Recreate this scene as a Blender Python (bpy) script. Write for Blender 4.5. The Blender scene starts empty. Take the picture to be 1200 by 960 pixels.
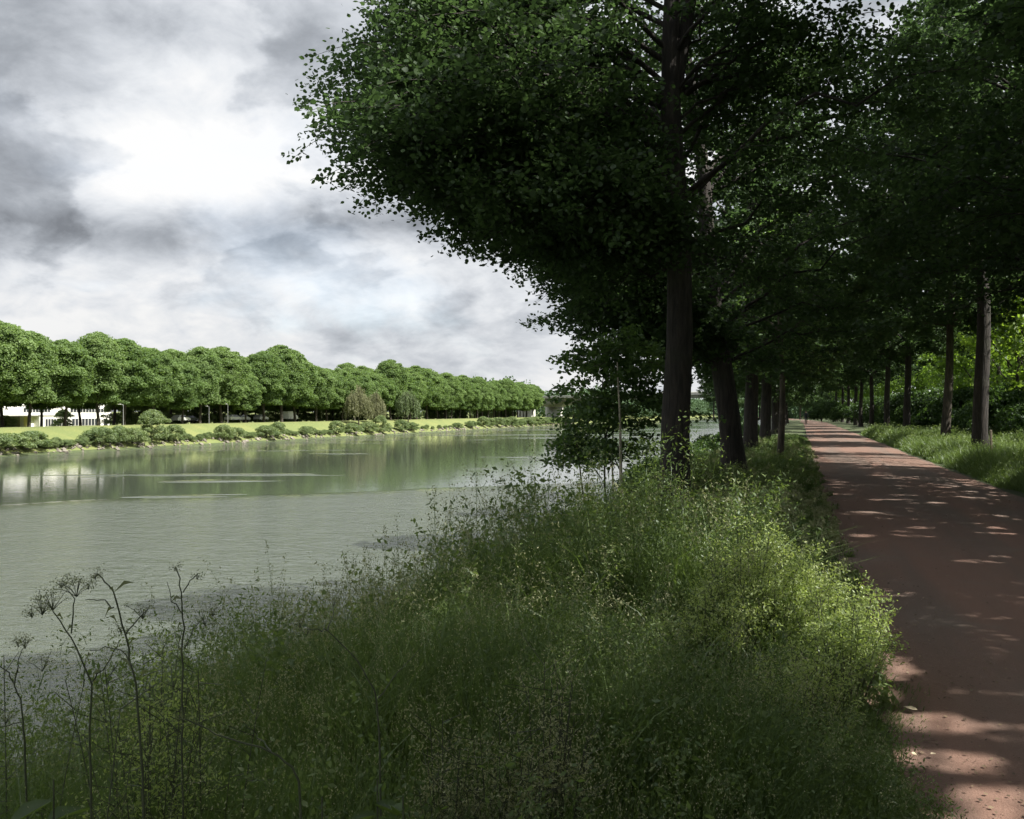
import bpy, bmesh, math, random
import numpy as np
from mathutils import Vector, Matrix

rad = math.radians
SC = bpy.context.scene
COL = SC.collection

# ------------------------------------------------------------------ camera
CAM_H = 1.65
YAW = rad(17.84)
F = 1050.0
HOR = 483.0
PITCH = math.atan(3.0 / F)
cam_d = bpy.data.cameras.new("camera")
cam_d.sensor_width = 36.0
cam_d.lens = 36.0 * F / 1200.0
cam_d.clip_start = 0.05
cam_d.clip_end = 6000
cam = bpy.data.objects.new("camera", cam_d)
cam.location = (0, 0, CAM_H)
cam.rotation_euler = (math.pi / 2 + PITCH, 0, YAW)
COL.objects.link(cam)
SC.camera = cam

def at(px, py, depth):
    """world point seen at photo pixel px,py at a depth along the view axis"""
    u = (px - 600) / F * depth
    v = (HOR - py) / F * depth
    return np.array([u * math.cos(YAW) - depth * math.sin(YAW),
                     u * math.sin(YAW) + depth * math.cos(YAW), CAM_H + v])

def ang(px):
    return math.atan((px - 600) / F) - YAW

def y_on(px, X):
    """Y where the sight line of column px crosses the plane x = X"""
    return X / math.tan(ang(px))

def depth_of(x, y):
    return -x * math.sin(YAW) + y * math.cos(YAW)

# ------------------------------------------------------------------ sun
SUN_EL, SUN_H = rad(52), np.array([0.985, -0.06])
SUN_H = SUN_H / np.linalg.norm(SUN_H)
SUN = np.array([SUN_H[0] * math.cos(SUN_EL), SUN_H[1] * math.cos(SUN_EL), math.sin(SUN_EL)])

def sunfall(p, z=0.0):
    """where the shadow of points p falls on the level z"""
    t = (p[:, 2] - z) / SUN[2]
    return p[:, :2] - t[:, None] * SUN[None, :2]

# ------------------------------------------------------------------ helpers
def tag(o, label=None, cat=None, group=None, kind=None):
    if label: o["label"] = label
    if cat: o["category"] = cat
    if group: o["group"] = group
    if kind: o["kind"] = kind
    return o

def empty(name, loc=(0, 0, 0), rz=0.0):
    o = bpy.data.objects.new(name, None)
    o.location = [float(v) for v in loc]
    o.rotation_euler = (0, 0, rz)
    o.empty_display_size = 0.3
    COL.objects.link(o)
    return o

def link(name, me, parent=None):
    o = bpy.data.objects.new(name, me)
    COL.objects.link(o)
    if parent: o.parent = parent
    return o

def copy_tree(root):
    c = root.copy(); COL.objects.link(c)
    for ch in root.children:
        d = ch.copy(); COL.objects.link(d); d.parent = c
        for g in ch.children:
            e = g.copy(); COL.objects.link(e); e.parent = d
    return c

def np_mesh(name, verts, faces, mats, tint=None, fmat=None, smooth=False):
    """faces: (n,k) int array, all polygons with the same corner count, or list of such arrays"""
    me = bpy.data.meshes.new(name)
    if isinstance(faces, np.ndarray): faces = [faces]
    faces = [f for f in faces if len(f)]
    me.vertices.add(len(verts))
    me.vertices.foreach_set("co", np.ascontiguousarray(verts, dtype=np.float32).ravel())
    loops = np.concatenate([f.ravel() for f in faces]).astype(np.int32)
    counts = np.concatenate([np.full(len(f), f.shape[1]) for f in faces]).astype(np.int32)
    starts = np.concatenate([[0], np.cumsum(counts)[:-1]]).astype(np.int32)
    me.loops.add(len(loops)); me.loops.foreach_set("vertex_index", loops)
    me.polygons.add(len(counts)); me.polygons.foreach_set("loop_start", starts)
    if fmat is not None: me.polygons.foreach_set("material_index", np.asarray(fmat, dtype=np.int32))
    if smooth: me.polygons.foreach_set("use_smooth", np.ones(len(counts), dtype=bool))
    if tint is not None:
        a = me.attributes.new("tint", "FLOAT", "POINT")
        a.data.foreach_set("value", np.ascontiguousarray(tint, dtype=np.float32))
    me.update(calc_edges=True)
    for m in mats: me.materials.append(m)
    return me

def unit(v):
    return v / np.maximum(np.linalg.norm(v, axis=-1, keepdims=True), 1e-9)

class Tubes:
    """collects swept tubes and writes them as one mesh"""
    def __init__(s): s.v, s.f, s.n = [], [], 0
    def add(s, pts, radii, sides=6, jit=0.0, rng=None):
        pts = np.asarray(pts, float); radii = np.asarray(radii, float)
        m = len(pts)
        tan = unit(np.gradient(pts, axis=0))
        ref = np.where(np.abs(tan[:, 2:3]) > 0.9, np.array([[1.0, 0, 0]]), np.array([[0, 0, 1.0]]))
        if abs(tan[0, 2]) > 0.7: ref = np.tile([[1.0, 0, 0]], (m, 1))
        a = unit(np.cross(tan, ref)); b = np.cross(tan, a)
        th = np.linspace(0, 2 * math.pi, sides, endpoint=False)
        r = radii[:, None] * np.ones((1, sides))
        if jit and rng is not None: r = r * (1 + jit * rng.normal(size=(m, sides)))
        ring = pts[:, None, :] + r[..., None] * (np.cos(th)[None, :, None] * a[:, None, :] + np.sin(th)[None, :, None] * b[:, None, :])
        s.v.append(ring.reshape(-1, 3))
        i = np.arange(m - 1)[:, None] * sides; j = np.arange(sides)[None, :]; k = (j + 1) % sides
        f = np.stack([i + j, i + k, i + sides + k, i + sides + j], -1).reshape(-1, 4) + s.n
        s.f.append(f); s.n += m * sides
        # cap at the tip
        if sides == 4 or sides == 3 or sides > 4:
            pass
    def mesh(s, name, mat, smooth=True):
        return np_mesh(name, np.concatenate(s.v), np.concatenate(s.f), [mat], smooth=smooth)

LEAF6 = np.array([[0, -.5], [.36, -.3], [.44, .08], [0, .56], [-.44, .08], [-.36, -.3]])
LEAF4 = np.array([[0, -.5], [.42, -.02], [0, .55], [-.42, -.02]])
def leaves(c, nrm, size, rng, tmpl=LEAF4, axis=None, aspect=1.0):
    """flat leaf faces at centres c with normals nrm"""
    n = len(c); k = len(tmpl)
    nrm = unit(nrm)
    if axis is None: axis = rng.normal(size=(n, 3))
    a = unit(axis - (axis * nrm).sum(1, keepdims=True) * nrm)
    b = np.cross(nrm, a)
    size = np.broadcast_to(size, (n,))
    v = c[:, None, :] + size[:, None, None] * (tmpl[None, :, 1:2] * a[:, None, :] + aspect * tmpl[None, :, 0:1] * b[:, None, :])
    f = np.arange(n * k).reshape(n, k)
    return v.reshape(-1, 3), f

def join(parts):
    V, Fs, T, n = [], [], [], 0
    for v, f, t in parts:
        V.append(v); Fs.append(f + n); T.append(t); n += len(v)
    return np.concatenate(V), Fs, np.concatenate(T)

def wob(x, y, s=1.0, seed=0):
    """smooth pseudo-noise, about -1..1"""
    r = np.random.RandomState(seed)
    out = 0
    for i in range(6):
        a, p, fr = r.uniform(0, 6.28), r.uniform(0, 6.28), s * r.uniform(.5, 2.2)
        out = out + np.sin((x * math.cos(a) + y * math.sin(a)) * fr + p)
    return out / 3.0

def boxes(name, mat, lst, parent=None, bevel=0.0):
    """one mesh of boxes (x0,x1,y0,y1,z0,z1)"""
    bm = bmesh.new()
    for x0, x1, y0, y1, z0, z1 in lst:
        r = bmesh.ops.create_cube(bm, size=1.0)
        for v in r["verts"]:
            v.co = Vector((x0 + (v.co.x + .5) * (x1 - x0), y0 + (v.co.y + .5) * (y1 - y0), z0 + (v.co.z + .5) * (z1 - z0)))
    if bevel:
        bmesh.ops.bevel(bm, geom=bm.edges[:], offset=bevel, segments=1, affect="EDGES")
    me = bpy.data.meshes.new(name); bm.to_mesh(me); bm.free()
    me.materials.append(mat)
    return link(name, me, parent)

# ------------------------------------------------------------------ materials
class N:
    def __init__(s, tree): s.t = tree; s.n = tree.nodes; s.l = tree.links
    def new(s, typ, **kw):
        nd = s.n.new(typ)
        for k, v in kw.items(): setattr(nd, k, v)
        return nd
    def put(s, sock, v):
        if isinstance(v, bpy.types.NodeSocket): s.l.new(v, sock)
        else: sock.default_value = v
    def m(s, op, a, b=0.0, c=None, clamp=False):
        nd = s.new("ShaderNodeMath", operation=op, use_clamp=clamp)
        s.put(nd.inputs[0], a); s.put(nd.inputs[1], b)
        if c is not None: s.put(nd.inputs[2], c)
        return nd.outputs[0]
    def mix(s, fac, a, b):
        nd = s.new("ShaderNodeMix", data_type="RGBA")
        s.put(nd.inputs[0], fac); s.put(nd.inputs[6], a); s.put(nd.inputs[7], b)
        return nd.outputs[2]
    def noise(s, vec, scale, detail=3.0, rough=0.5, dist=0.0, dim="3D"):
        nd = s.new("ShaderNodeTexNoise", noise_dimensions=dim)
        if vec is not None: s.l.new(vec, nd.inputs["Vector"])
        nd.inputs["Scale"].default_value = scale; nd.inputs["Detail"].default_value = detail
        nd.inputs["Roughness"].default_value = rough; nd.inputs["Distortion"].default_value = dist
        return nd.outputs["Fac"]
    def mapr(s, v, a, b, c=0.0, d=1.0, smooth=True):
        nd = s.new("ShaderNodeMapRange", interpolation_type="SMOOTHSTEP" if smooth else "LINEAR")
        s.put(nd.inputs[0], v)
        for i, x in enumerate((a, b, c, d)): s.put(nd.inputs[1 + i], x)
        return nd.outputs[0]
    def scale_vec(s, vec, sc, loc=(0, 0, 0), rot=(0, 0, 0)):
        nd = s.new("ShaderNodeMapping")
        s.l.new(vec, nd.inputs[0]); nd.inputs[1].default_value = loc; nd.inputs[2].default_value = rot; nd.inputs[3].default_value = sc
        return nd.outputs[0]

def mat(name):
    m = bpy.data.materials.new(name); m.use_nodes = True
    m.node_tree.nodes.clear()
    g = N(m.node_tree)
    out = g.new("ShaderNodeOutputMaterial")
    return m, g, out

def rgb(*c): return (c[0], c[1], c[2], 1.0)

def leaf_mat(name, dark, light, trans=0.35, gloss=0.06, rough=0.45, tcol=None):
    """leaf: diffuse + translucent + a little gloss, colour by the per-leaf tint"""
    m, g, out = mat(name)
    t = g.new("ShaderNodeAttribute", attribute_name="tint").outputs["Fac"]
    inf = g.new("ShaderNodeObjectInfo").outputs["Random"]
    t2 = g.m("ADD", t, g.m("MULTIPLY", g.m("SUBTRACT", inf, .5), .5), clamp=True)
    c = g.mix(t2, rgb(*dark), rgb(*light))
    d = g.new("ShaderNodeBsdfDiffuse"); g.put(d.inputs[0], c)
    tr = g.new("ShaderNodeBsdfTranslucent")
    g.put(tr.inputs[0], g.mix(.55, c, rgb(*(tcol or (light[0] * 1.5, light[1] * 1.7, light[2] * .6)))))
    s1 = g.new("ShaderNodeMixShader"); g.put(s1.inputs[0], trans); g.l.new(d.outputs[0], s1.inputs[1]); g.l.new(tr.outputs[0], s1.inputs[2])
    gl = g.new("ShaderNodeBsdfGlossy"); gl.inputs["Roughness"].default_value = rough; gl.inputs[0].default_value = (.9, .95, 1, 1)
    s2 = g.new("ShaderNodeMixShader"); g.put(s2.inputs[0], gloss); g.l.new(s1.outputs[0], s2.inputs[1]); g.l.new(gl.outputs[0], s2.inputs[2])
    g.l.new(s2.outputs[0], out.inputs[0])
    return m

def plain(name, col, rough=0.7, var=0.15, scale=3.0, bump=0.0, metal=0.0, col2=None):
    m, g, out = mat(name)
    p = g.new("ShaderNodeBsdfPrincipled")
    co = g.new("ShaderNodeTexCoord").outputs["Object"]
    n = g.noise(co, scale, 5, .6)
    c2 = col2 or tuple(x * (1 - var * 2) for x in col)
    g.put(p.inputs["Base Color"], g.mix(g.mapr(n, .35, .7), rgb(*col), rgb(*c2)))
    p.inputs["Roughness"].default_value = rough; p.inputs["Metallic"].default_value = metal
    if bump:
        b = g.new("ShaderNodeBump"); b.inputs["Strength"].default_value = bump; b.inputs["Distance"].default_value = .02
        g.l.new(g.noise(co, scale * 6, 4, .6), b.inputs["Height"]); g.l.new(b.outputs[0], p.inputs["Normal"])
    g.l.new(p.outputs[0], out.inputs[0])
    return m

def bark_mat(name, c1, c2, moss=(.05, .06, .025), mossiness=.35):
    m, g, out = mat(name)
    p = g.new("ShaderNodeBsdfPrincipled"); p.inputs["Roughness"].default_value = .9
    co = g.new("ShaderNodeTexCoord").outputs["Object"]
    st = g.scale_vec(co, (9, 9, 1.3))
    n = g.noise(st, 1.6, 6, .62, .6)
    big = g.noise(co, .9, 3)
    c = g.mix(g.mapr(n, .38, .66), rgb(*c1), rgb(*c2))
    c = g.mix(g.m("MULTIPLY", g.mapr(big, .5, .7), mossiness), c, rgb(*moss))
    g.put(p.inputs["Base Color"], c)
    b = g.new("ShaderNodeBump"); b.inputs["Strength"].default_value = 1; b.inputs["Distance"].default_value = .06
    g.l.new(n, b.inputs["Height"]); g.l.new(b.outputs[0], p.inputs["Normal"])
    g.l.new(p.outputs[0], out.inputs[0])
    return m

M = {}
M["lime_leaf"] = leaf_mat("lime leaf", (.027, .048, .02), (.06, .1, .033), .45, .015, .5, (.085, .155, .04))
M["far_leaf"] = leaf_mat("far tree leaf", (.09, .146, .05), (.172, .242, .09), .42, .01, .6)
M["far_shrub"] = leaf_mat("bank shrub leaf", (.1, .145, .06), (.19, .235, .1), .4, .02, .6)
M["willow_leaf"] = leaf_mat("weeping tree leaf", (.11, .12, .062), (.2, .205, .11), .25, .02, .6)
M["birch_leaf"] = leaf_mat("pale weeping leaf", (.075, .11, .05), (.13, .17, .075), .25, .02, .6)
M["wood_leaf"] = leaf_mat("woodland leaf", (.055, .1, .022), (.16, .24, .045), .58, .02)
M["sun_leaf"] = leaf_mat("sunlit hazel leaf", (.09, .15, .025), (.2, .28, .05), .6, .02)  # brighter copy of the woodland leaf, sunshine put into its colour
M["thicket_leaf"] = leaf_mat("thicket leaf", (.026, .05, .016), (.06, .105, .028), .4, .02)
M["sapling_leaf"] = leaf_mat("sapling leaf", (.055, .098, .038), (.12, .185, .07), .45, .02)
M["distant_leaf"] = leaf_mat("distant woodland leaf", (.055, .095, .05), (.085, .13, .07), .2, .01, .7)
M["grass"] = leaf_mat("meadow grass blade", (.046, .082, .025), (.128, .18, .058), .36, .025)
M["herb"] = leaf_mat("meadow herb", (.068, .108, .038), (.165, .215, .078), .38, .02)
M["seed"] = leaf_mat("grass seed head", (.15, .168, .085), (.31, .315, .18), .25, .02, .6)
M["bed"] = leaf_mat("sun brightened pale herb", (.19, .26, .08), (.4, .46, .18), .4, .03)  # raised above the herb's own colour to imitate sun on the clumps
M["litter"] = leaf_mat("dry leaf crumbs", (.05, .036, .026), (.22, .17, .11), .1, .02)
M["stalk"] = plain("weed stalk", (.065, .08, .038), .7, .2, 20)
M["weed_head"] = leaf_mat("weed seed head", (.12, .14, .075), (.22, .23, .14), .3, .02)
M["flower"] = plain("white petal", (.75, .76, .7), .6, .05)
M["bark"] = bark_mat("lime bark", (.014, .012, .0105), (.038, .031, .026), mossiness=.25)
M["bark2"] = bark_mat("mossy bark", (.026, .022, .016), (.075, .06, .042), (.06, .065, .026), .6)
M["birch_bark"] = bark_mat("pale thin bark", (.34, .31, .24), (.55, .5, .4), mossiness=.12)
M["far_bark"] = bark_mat("far bark", (.03, .025, .02), (.07, .06, .045))
M["white_wall"] = plain("white render", (.78, .77, .72), .8, .06, .4)
M["grey_wall"] = plain("grey render", (.23, .225, .2), .85, .1, .6)
M["yellow_wall"] = plain("yellowish wall", (.5, .44, .22), .8, .08, .6)
M["dark_door"] = plain("dark gate", (.035, .035, .045), .5, .1)
M["roof_edge"] = plain("roof edging", (.3, .3, .29), .6, .1)
M["concrete"] = plain("bridge concrete", (.36, .355, .34), .85, .16, .15, .2)
M["pale_concrete"] = plain("pale concrete", (.42, .42, .38), .85, .12, .3)
M["steel"] = plain("galvanised steel", (.42, .43, .43), .45, .1, 5, metal=.6)
M["stone"] = plain("riprap stone", (.22, .2, .165), .9, .25, 1.2, .3)
M["kerb"] = plain("edging stone", (.16, .15, .13), .9, .2, 6, .4)
M["stake"] = plain("weathered wood", (.2, .17, .12), .85, .2, 12, .4)
M["tyre"] = plain("tyre rubber", (.02, .02, .02), .85)
M["rim"] = plain("wheel rim", (.5, .5, .52), .35, metal=.8)
M["car_white"] = plain("white car paint", (.8, .8, .8), .25, .02)
M["car_silver"] = plain("silver car paint", (.5, .51, .52), .3, .03, metal=.3)
M["car_dark"] = plain("dark car paint", (.05, .055, .065), .25, .03)
M["lamp_glass"] = plain("lamp cover", (.7, .7, .66), .3, .02)
M["skin"] = plain("skin", (.5, .32, .24), .6, .05)
M["jacket"] = plain("dark jacket", (.018, .02, .028), .8, .1)
M["trousers"] = plain("dark trousers", (.03, .03, .035), .8, .1)
M["hair"] = plain("dark hair", (.03, .02, .015), .7, .1)
M["dry_leaf"] = plain("dry leaf", (.45, .38, .26), .7, .2, 30)

def glass_mat():
    m, g, out = mat("window glass")
    p = g.new("ShaderNodeBsdfPrincipled")
    p.inputs["Base Color"].default_value = (.03, .035, .04, 1); p.inputs["Roughness"].default_value = .08
    g.l.new(p.outputs[0], out.inputs[0]); return m
M["glass"] = glass_mat()

def ground_mat():
    m, g, out = mat("shady bank soil")
    p = g.new("ShaderNodeBsdfPrincipled"); p.inputs["Roughness"].default_value = .95
    pos = g.new("ShaderNodeNewGeometry").outputs["Position"]
    n = g.noise(pos, 1.3, 6, .6); n2 = g.noise(pos, 14, 4, .6)
    c = g.mix(g.mapr(n, .35, .65), rgb(.035, .05, .018), rgb(.055, .075, .025))
    c = g.mix(g.mapr(n2, .55, .75), c, rgb(.06, .045, .028))
    g.put(p.inputs["Base Color"], c)
    b = g.new("ShaderNodeBump"); b.inputs["Strength"].default_value = .7; b.inputs["Distance"].default_value = .05
    g.l.new(n2, b.inputs["Height"]); g.l.new(b.outputs[0], p.inputs["Normal"])
    g.l.new(p.outputs[0], out.inputs[0]); return m
M["ground"] = ground_mat()

def meadow_mat():
    m, g, out = mat("mown bank meadow")
    p = g.new("ShaderNodeBsdfPrincipled"); p.inputs["Roughness"].default_value = .95
    pos = g.new("ShaderNodeNewGeometry").outputs["Position"]
    n = g.noise(pos, .22, 6, .6); n2 = g.noise(pos, 2.2, 5, .65)
    c = g.mix(g.mapr(n, .35, .65), rgb(.145, .165, .05), rgb(.11, .14, .042))
    c = g.mix(g.m("MULTIPLY", g.mapr(n2, .5, .75), .6), c, rgb(.19, .185, .08))
    g.put(p.inputs["Base Color"], c)
    b = g.new("ShaderNodeBump"); b.inputs["Strength"].default_value = 1; b.inputs["Distance"].default_value = .25
    g.l.new(n2, b.inputs["Height"]); g.l.new(b.outputs[0], p.inputs["Normal"])
    g.l.new(p.outputs[0], out.inputs[0]); return m
M["meadow"] = meadow_mat()

def path_mat():
    m, g, out = mat("red cinder path")
    p = g.new("ShaderNodeBsdfPrincipled"); p.inputs["Roughness"].default_value = .92
    pos = g.new("ShaderNodeNewGeometry").outputs["Position"]
    tracks = g.noise(g.scale_vec(pos, (1.1, .09, 1)), 1.0, 4, .6, .4)
    pat = g.noise(pos, .75, 5, .6, .5); fine = g.noise(pos, 60, 3, .7); grit = g.noise(pos, 170, 2, .6)
    c = g.mix(g.mapr(tracks, .36, .64), rgb(.142, .08, .058), rgb(.1, .07, .055))
    c = g.mix(g.m("MULTIPLY", g.mapr(pat, .5, .68), .6), c, rgb(.12, .094, .075))
    c = g.mix(g.mapr(fine, .55, .8), c, rgb(.1, .056, .042))
    c = g.mix(g.mapr(grit, .64, .78), c, rgb(.3, .22, .17))
    g.put(p.inputs["Base Color"], c)
    h = g.m("ADD", g.m("MULTIPLY", pat, 1.6), g.m("ADD", g.m("MULTIPLY", fine, .35), g.m("MULTIPLY", grit, .2)))
    b = g.new("ShaderNodeBump"); b.inputs["Strength"].default_value = .8; b.inputs["Distance"].default_value = .02
    g.l.new(h, b.inputs["Height"]); g.l.new(b.outputs[0], p.inputs["Normal"])
    g.l.new(p.outputs[0], out.inputs[0]); return m
M["path"] = path_mat()

def water_mat():
    m, g, out = mat("river water")
    p = g.new("ShaderNodeBsdfPrincipled")
    p.inputs["Base Color"].default_value = (.054, .064, .05, 1)
    p.inputs["IOR"].default_value = 1.4
    pos = g.new("ShaderNodeNewGeometry").outputs["Position"]
    sx = g.new("ShaderNodeSeparateXYZ"); g.l.new(pos, sx.inputs[0])
    # wind: a calm reach off the far bank with long streaks of breeze in it, ruffled water on this side
    edge = g.noise(g.scale_vec(pos, (.03, .03, 1)), 1.0, 4, .55, .3)
    q = g.m("ADD", g.m("MULTIPLY", sx.outputs[0], -.7), g.m("MULTIPLY", sx.outputs[1], .71))
    q = g.m("ADD", q, g.m("MULTIPLY", g.m("SUBTRACT", edge, .5), 16.0))
    ruffled = g.mapr(q, 66.0, 60.0)
    streak = g.noise(g.scale_vec(g.scale_vec(pos, (1, 1, 1), rot=(0, 0, rad(-20))), (.018, .07, 1), loc=(.7, .2, 0)), 1.0, 4, .55, .3)
    breeze = g.m("MULTIPLY", g.mapr(streak, .56, .6), .8)
    near_far = g.mapr(sx.outputs[0], -84.0, -98.0, 0, .3)
    amt = g.m("MAXIMUM", g.m("MAXIMUM", ruffled, breeze), near_far)
    w1 = g.noise(g.scale_vec(pos, (1.0, 1.7, 1), rot=(0, 0, rad(20))), 1.5, 4, .6, .4)
    w2 = g.noise(g.scale_vec(pos, (.5, .9, 1), rot=(0, 0, rad(-15))), .6, 2, .5, .2)
    h = g.m("ADD", g.m("MULTIPLY", w1, 1.0), g.m("MULTIPLY", w2, .9))
    h = g.m("MULTIPLY", h, g.m("ADD", g.m("MULTIPLY", amt, 1.0), .035))
    b = g.new("ShaderNodeBump"); b.inputs["Strength"].default_value = 1; b.inputs["Distance"].default_value = .16
    g.l.new(h, b.inputs["Height"]); g.l.new(b.outputs[0], p.inputs["Normal"])
    g.put(p.inputs["Roughness"], g.m("ADD", g.m("MULTIPLY", amt, .1), .03))
    g.l.new(p.outputs[0], out.inputs[0]); return m
M["water"] = water_mat()

# ------------------------------------------------------------------ world: sky with clouds
def world():
    w = bpy.data.worlds.new("World"); SC.world = w; w.use_nodes = True
    w.node_tree.nodes.clear()
    g = N(w.node_tree)
    out = g.new("ShaderNodeOutputWorld"); bg = g.new("ShaderNodeBackground")
    sky = g.new("ShaderNodeTexSky"); sky.sky_type = "NISHITA"; sky.sun_disc = False
    sky.sun_elevation = SUN_EL; sky.sun_rotation = math.atan2(SUN[0], SUN[1])
    sky.air_density = 1.0; sky.dust_density = 1.5
    d = g.new("ShaderNodeTexCoord").outputs["Generated"]
    s = g.new("ShaderNodeSeparateXYZ"); g.l.new(d, s.inputs[0])
    x, y, z = s.outputs
    zz = g.m("ADD", g.m("MAXIMUM", z, 0.0), .4)
    cv = g.new("ShaderNodeCombineXYZ")
    g.l.new(g.m("DIVIDE", x, zz), cv.inputs[0]); g.l.new(g.m("DIVIDE", y, zz), cv.inputs[1])
    pl = cv.outputs[0]
    az = g.m("ARCTAN2", x, y); el = g.m("ARCSINE", z)
    def blob(px, py, sx_, sy_, amp):
        a0 = ang(px); e0 = math.atan((HOR - py) / math.hypot(F, px - 600))
        ax = g.m("DIVIDE", g.m("SUBTRACT", az, a0), sx_ / F); ey = g.m("DIVIDE", g.m("SUBTRACT", el, e0), sy_ / F)
        q = g.m("ADD", g.m("MULTIPLY", ax, ax), g.m("MULTIPLY", ey, ey))
        return g.m("MULTIPLY", g.m("EXPONENT", g.m("MULTIPLY", q, -1.0)), amp)
    big = g.noise(g.scale_vec(pl, (1, 1, 1), loc=(3.1, 1.7, 0)), 2.7, 10, .53, .25)
    sm = g.noise(g.scale_vec(pl, (1, 1, 1), loc=(9.3, 4.1, 0)), 7.5, 9, .6, .3)
    dk = g.m("ADD", g.m("MULTIPLY", g.m("SUBTRACT", big, .5), 1.5), g.m("MULTIPLY", g.m("SUBTRACT", sm, .5), 1.0))
    for b in ((40, 20, 170, 80, .6), (330, 40, 140, 50, .25), (60, 275, 170, 34, .42), (330, 275, 260, 30, .36), (0, 200, 80, 40, .4),
              (450, 245, 90, 30, .28), (120, 160, 150, 55, -.2), (320, 190, 120, 40, -.2), (250, 90, 80, 40, -.18), (60, 235, 60, 18, -.2), (300, 345, 420, 45, -.12)):
        dk = g.m("ADD", dk, blob(*b))
    puff = g.noise(g.scale_vec(pl, (1, 1, 1.0), loc=(5.3, 2.2, 0)), 3.3, 7, .5, .1)
    dk = g.m("ADD", dk, g.m("MULTIPLY", g.m("SUBTRACT", g.mapr(puff, .485, .545), .5), g.mapr(el, rad(4), rad(12), .1, .25)))
    base = g.m("ADD", dk, .26)
    ramp = g.new("ShaderNodeValToRGB"); g.l.new(base, ramp.inputs[0])
    cr = ramp.color_ramp
    cr.elements[0].position = 0.0; cr.elements[0].color = (1, 1, 1, 1)
    cr.elements[1].position = 1.0; cr.elements[1].color = (.23, .247, .275, 1)
    for p_, c_ in ((.22, (.84, .865, .9)), (.45, (.62, .652, .7)), (.7, (.4, .428, .47))):
        e = cr.elements.new(p_); e.color = rgb(*c_)
    vm = g.new("ShaderNodeVectorMath", operation="SCALE"); g.l.new(ramp.outputs[0], vm.inputs[0]); g.put(vm.inputs[3], g.m("MULTIPLY", g.m("MULTIPLY", g.mapr(el, rad(24), rad(60), 1.0, 1.9), g.mapr(el, rad(1), rad(14), .88, 1.0)), CLOUD))  # clouds overhead, above the view, given extra brightness to lift the shade
    # thin places low over the horizon let the blue sky through
    thin = g.noise(g.scale_vec(pl, (1.0, 1.0, 1), loc=(1.3, 7.7, 0)), 1.5, 6, .55, .3)
    low = g.mapr(el, rad(1), rad(11), 1, 0)
    f = g.m("MULTIPLY", g.mapr(thin, .5, .68), g.m("ADD", g.m("MULTIPLY", low, .3), .08))
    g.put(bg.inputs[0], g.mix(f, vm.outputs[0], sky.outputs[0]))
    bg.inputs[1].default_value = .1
    g.l.new(bg.outputs[0], out.inputs[0])
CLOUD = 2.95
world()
sun_d = bpy.data.lights.new("sun", "SUN"); sun_d.energy = 3.7; sun_d.angle = rad(.5); sun_d.color = (1, .95, .86)
sun_o = bpy.data.objects.new("sun", sun_d); COL.objects.link(sun_o)
sun_o.rotation_euler = Vector(SUN).to_track_quat("Z", "Y").to_euler()
sun_o.location = (60, 10, 80)

# ------------------------------------------------------------------ terrain
WZ = -4.35
FARX = -102.3
def terrain(x, y):
    x = np.asarray(x, float); y = np.asarray(y, float)
    xp = [-900, -175, -150, -132, -118, -112, -104.8, -102.3, -98, -90, -20, -11.5, -9.6, -3.2, -2.2, -1.2, .35, 4.2, 5, 9, 14, 400]
    zp = [2.0, -1.9, -1.8, -1.4, -.7, -.75, -3.2, -4.4, -5.8, -7, -7, -5.6, -4.5, -.45, -.08, .02, .0, .0, .03, .08, .25, .6]
    z = np.interp(x, xp, zp)
    veg = np.where((x < .2) & (x > -9), 1.0, np.where(x > 4.6, 1.0, 0.0))
    z = z + veg * .06 * wob(x, y, 1.3, 5)
    return z

def build_ground():
    xs = np.unique(np.concatenate([np.array([-900, -500, -300, -220]), np.arange(-180, -92, 2.2), np.arange(-92, -14, 13), np.arange(-14, -3, .7), np.arange(-3.2, .36, .3),
                   np.array([.35, 2, 4.2, 4.6]), np.arange(5, 14, .8), np.array([16, 20, 30, 50, 90, 200, 500, 900])]))
    ys = np.unique(np.concatenate([np.array([-300, -120, -40, -15, -8]), np.arange(-6, 40, .8), np.arange(40, 120, 4), np.arange(120, 480, 15), np.array([520, 600, 800, 1100, 1500, 2200, 3000])]))
    X, Y = np.meshgrid(xs, ys)
    Z = terrain(X, Y) - .004
    v = np.stack([X, Y, Z], -1).reshape(-1, 3)
    nx, ny = len(xs), len(ys)
    i = np.arange(ny - 1)[:, None] * nx; j = np.arange(nx - 1)[None, :]
    f = np.stack([i + j, i + j + 1, i + nx + j + 1, i + nx + j], -1).reshape(-1, 4)
    cx = (xs[:-1] + xs[1:]) / 2
    fm = np.tile(np.where(cx < -103.2, 1, 0), ny - 1)
    o = link("ground", np_mesh("ground", v, f, [M["ground"], M["meadow"]], fmat=fm, smooth=True))
    tag(o, "grassy ground of both river banks", kind="structure")
build_ground()

def sheet(name, x0, x1, y0, y1, z, m, label):
    me = np_mesh(name, np.array([[x0, y0, z], [x1, y0, z], [x1, y1, z], [x0, y1, z]], float), np.array([[0, 1, 2, 3]]), [m])
    return tag(link(name, me), label, kind="structure")
sheet("river", -104.5, -8.0, -300, 3000, WZ, M["water"], "wide calm grey green river")

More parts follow.
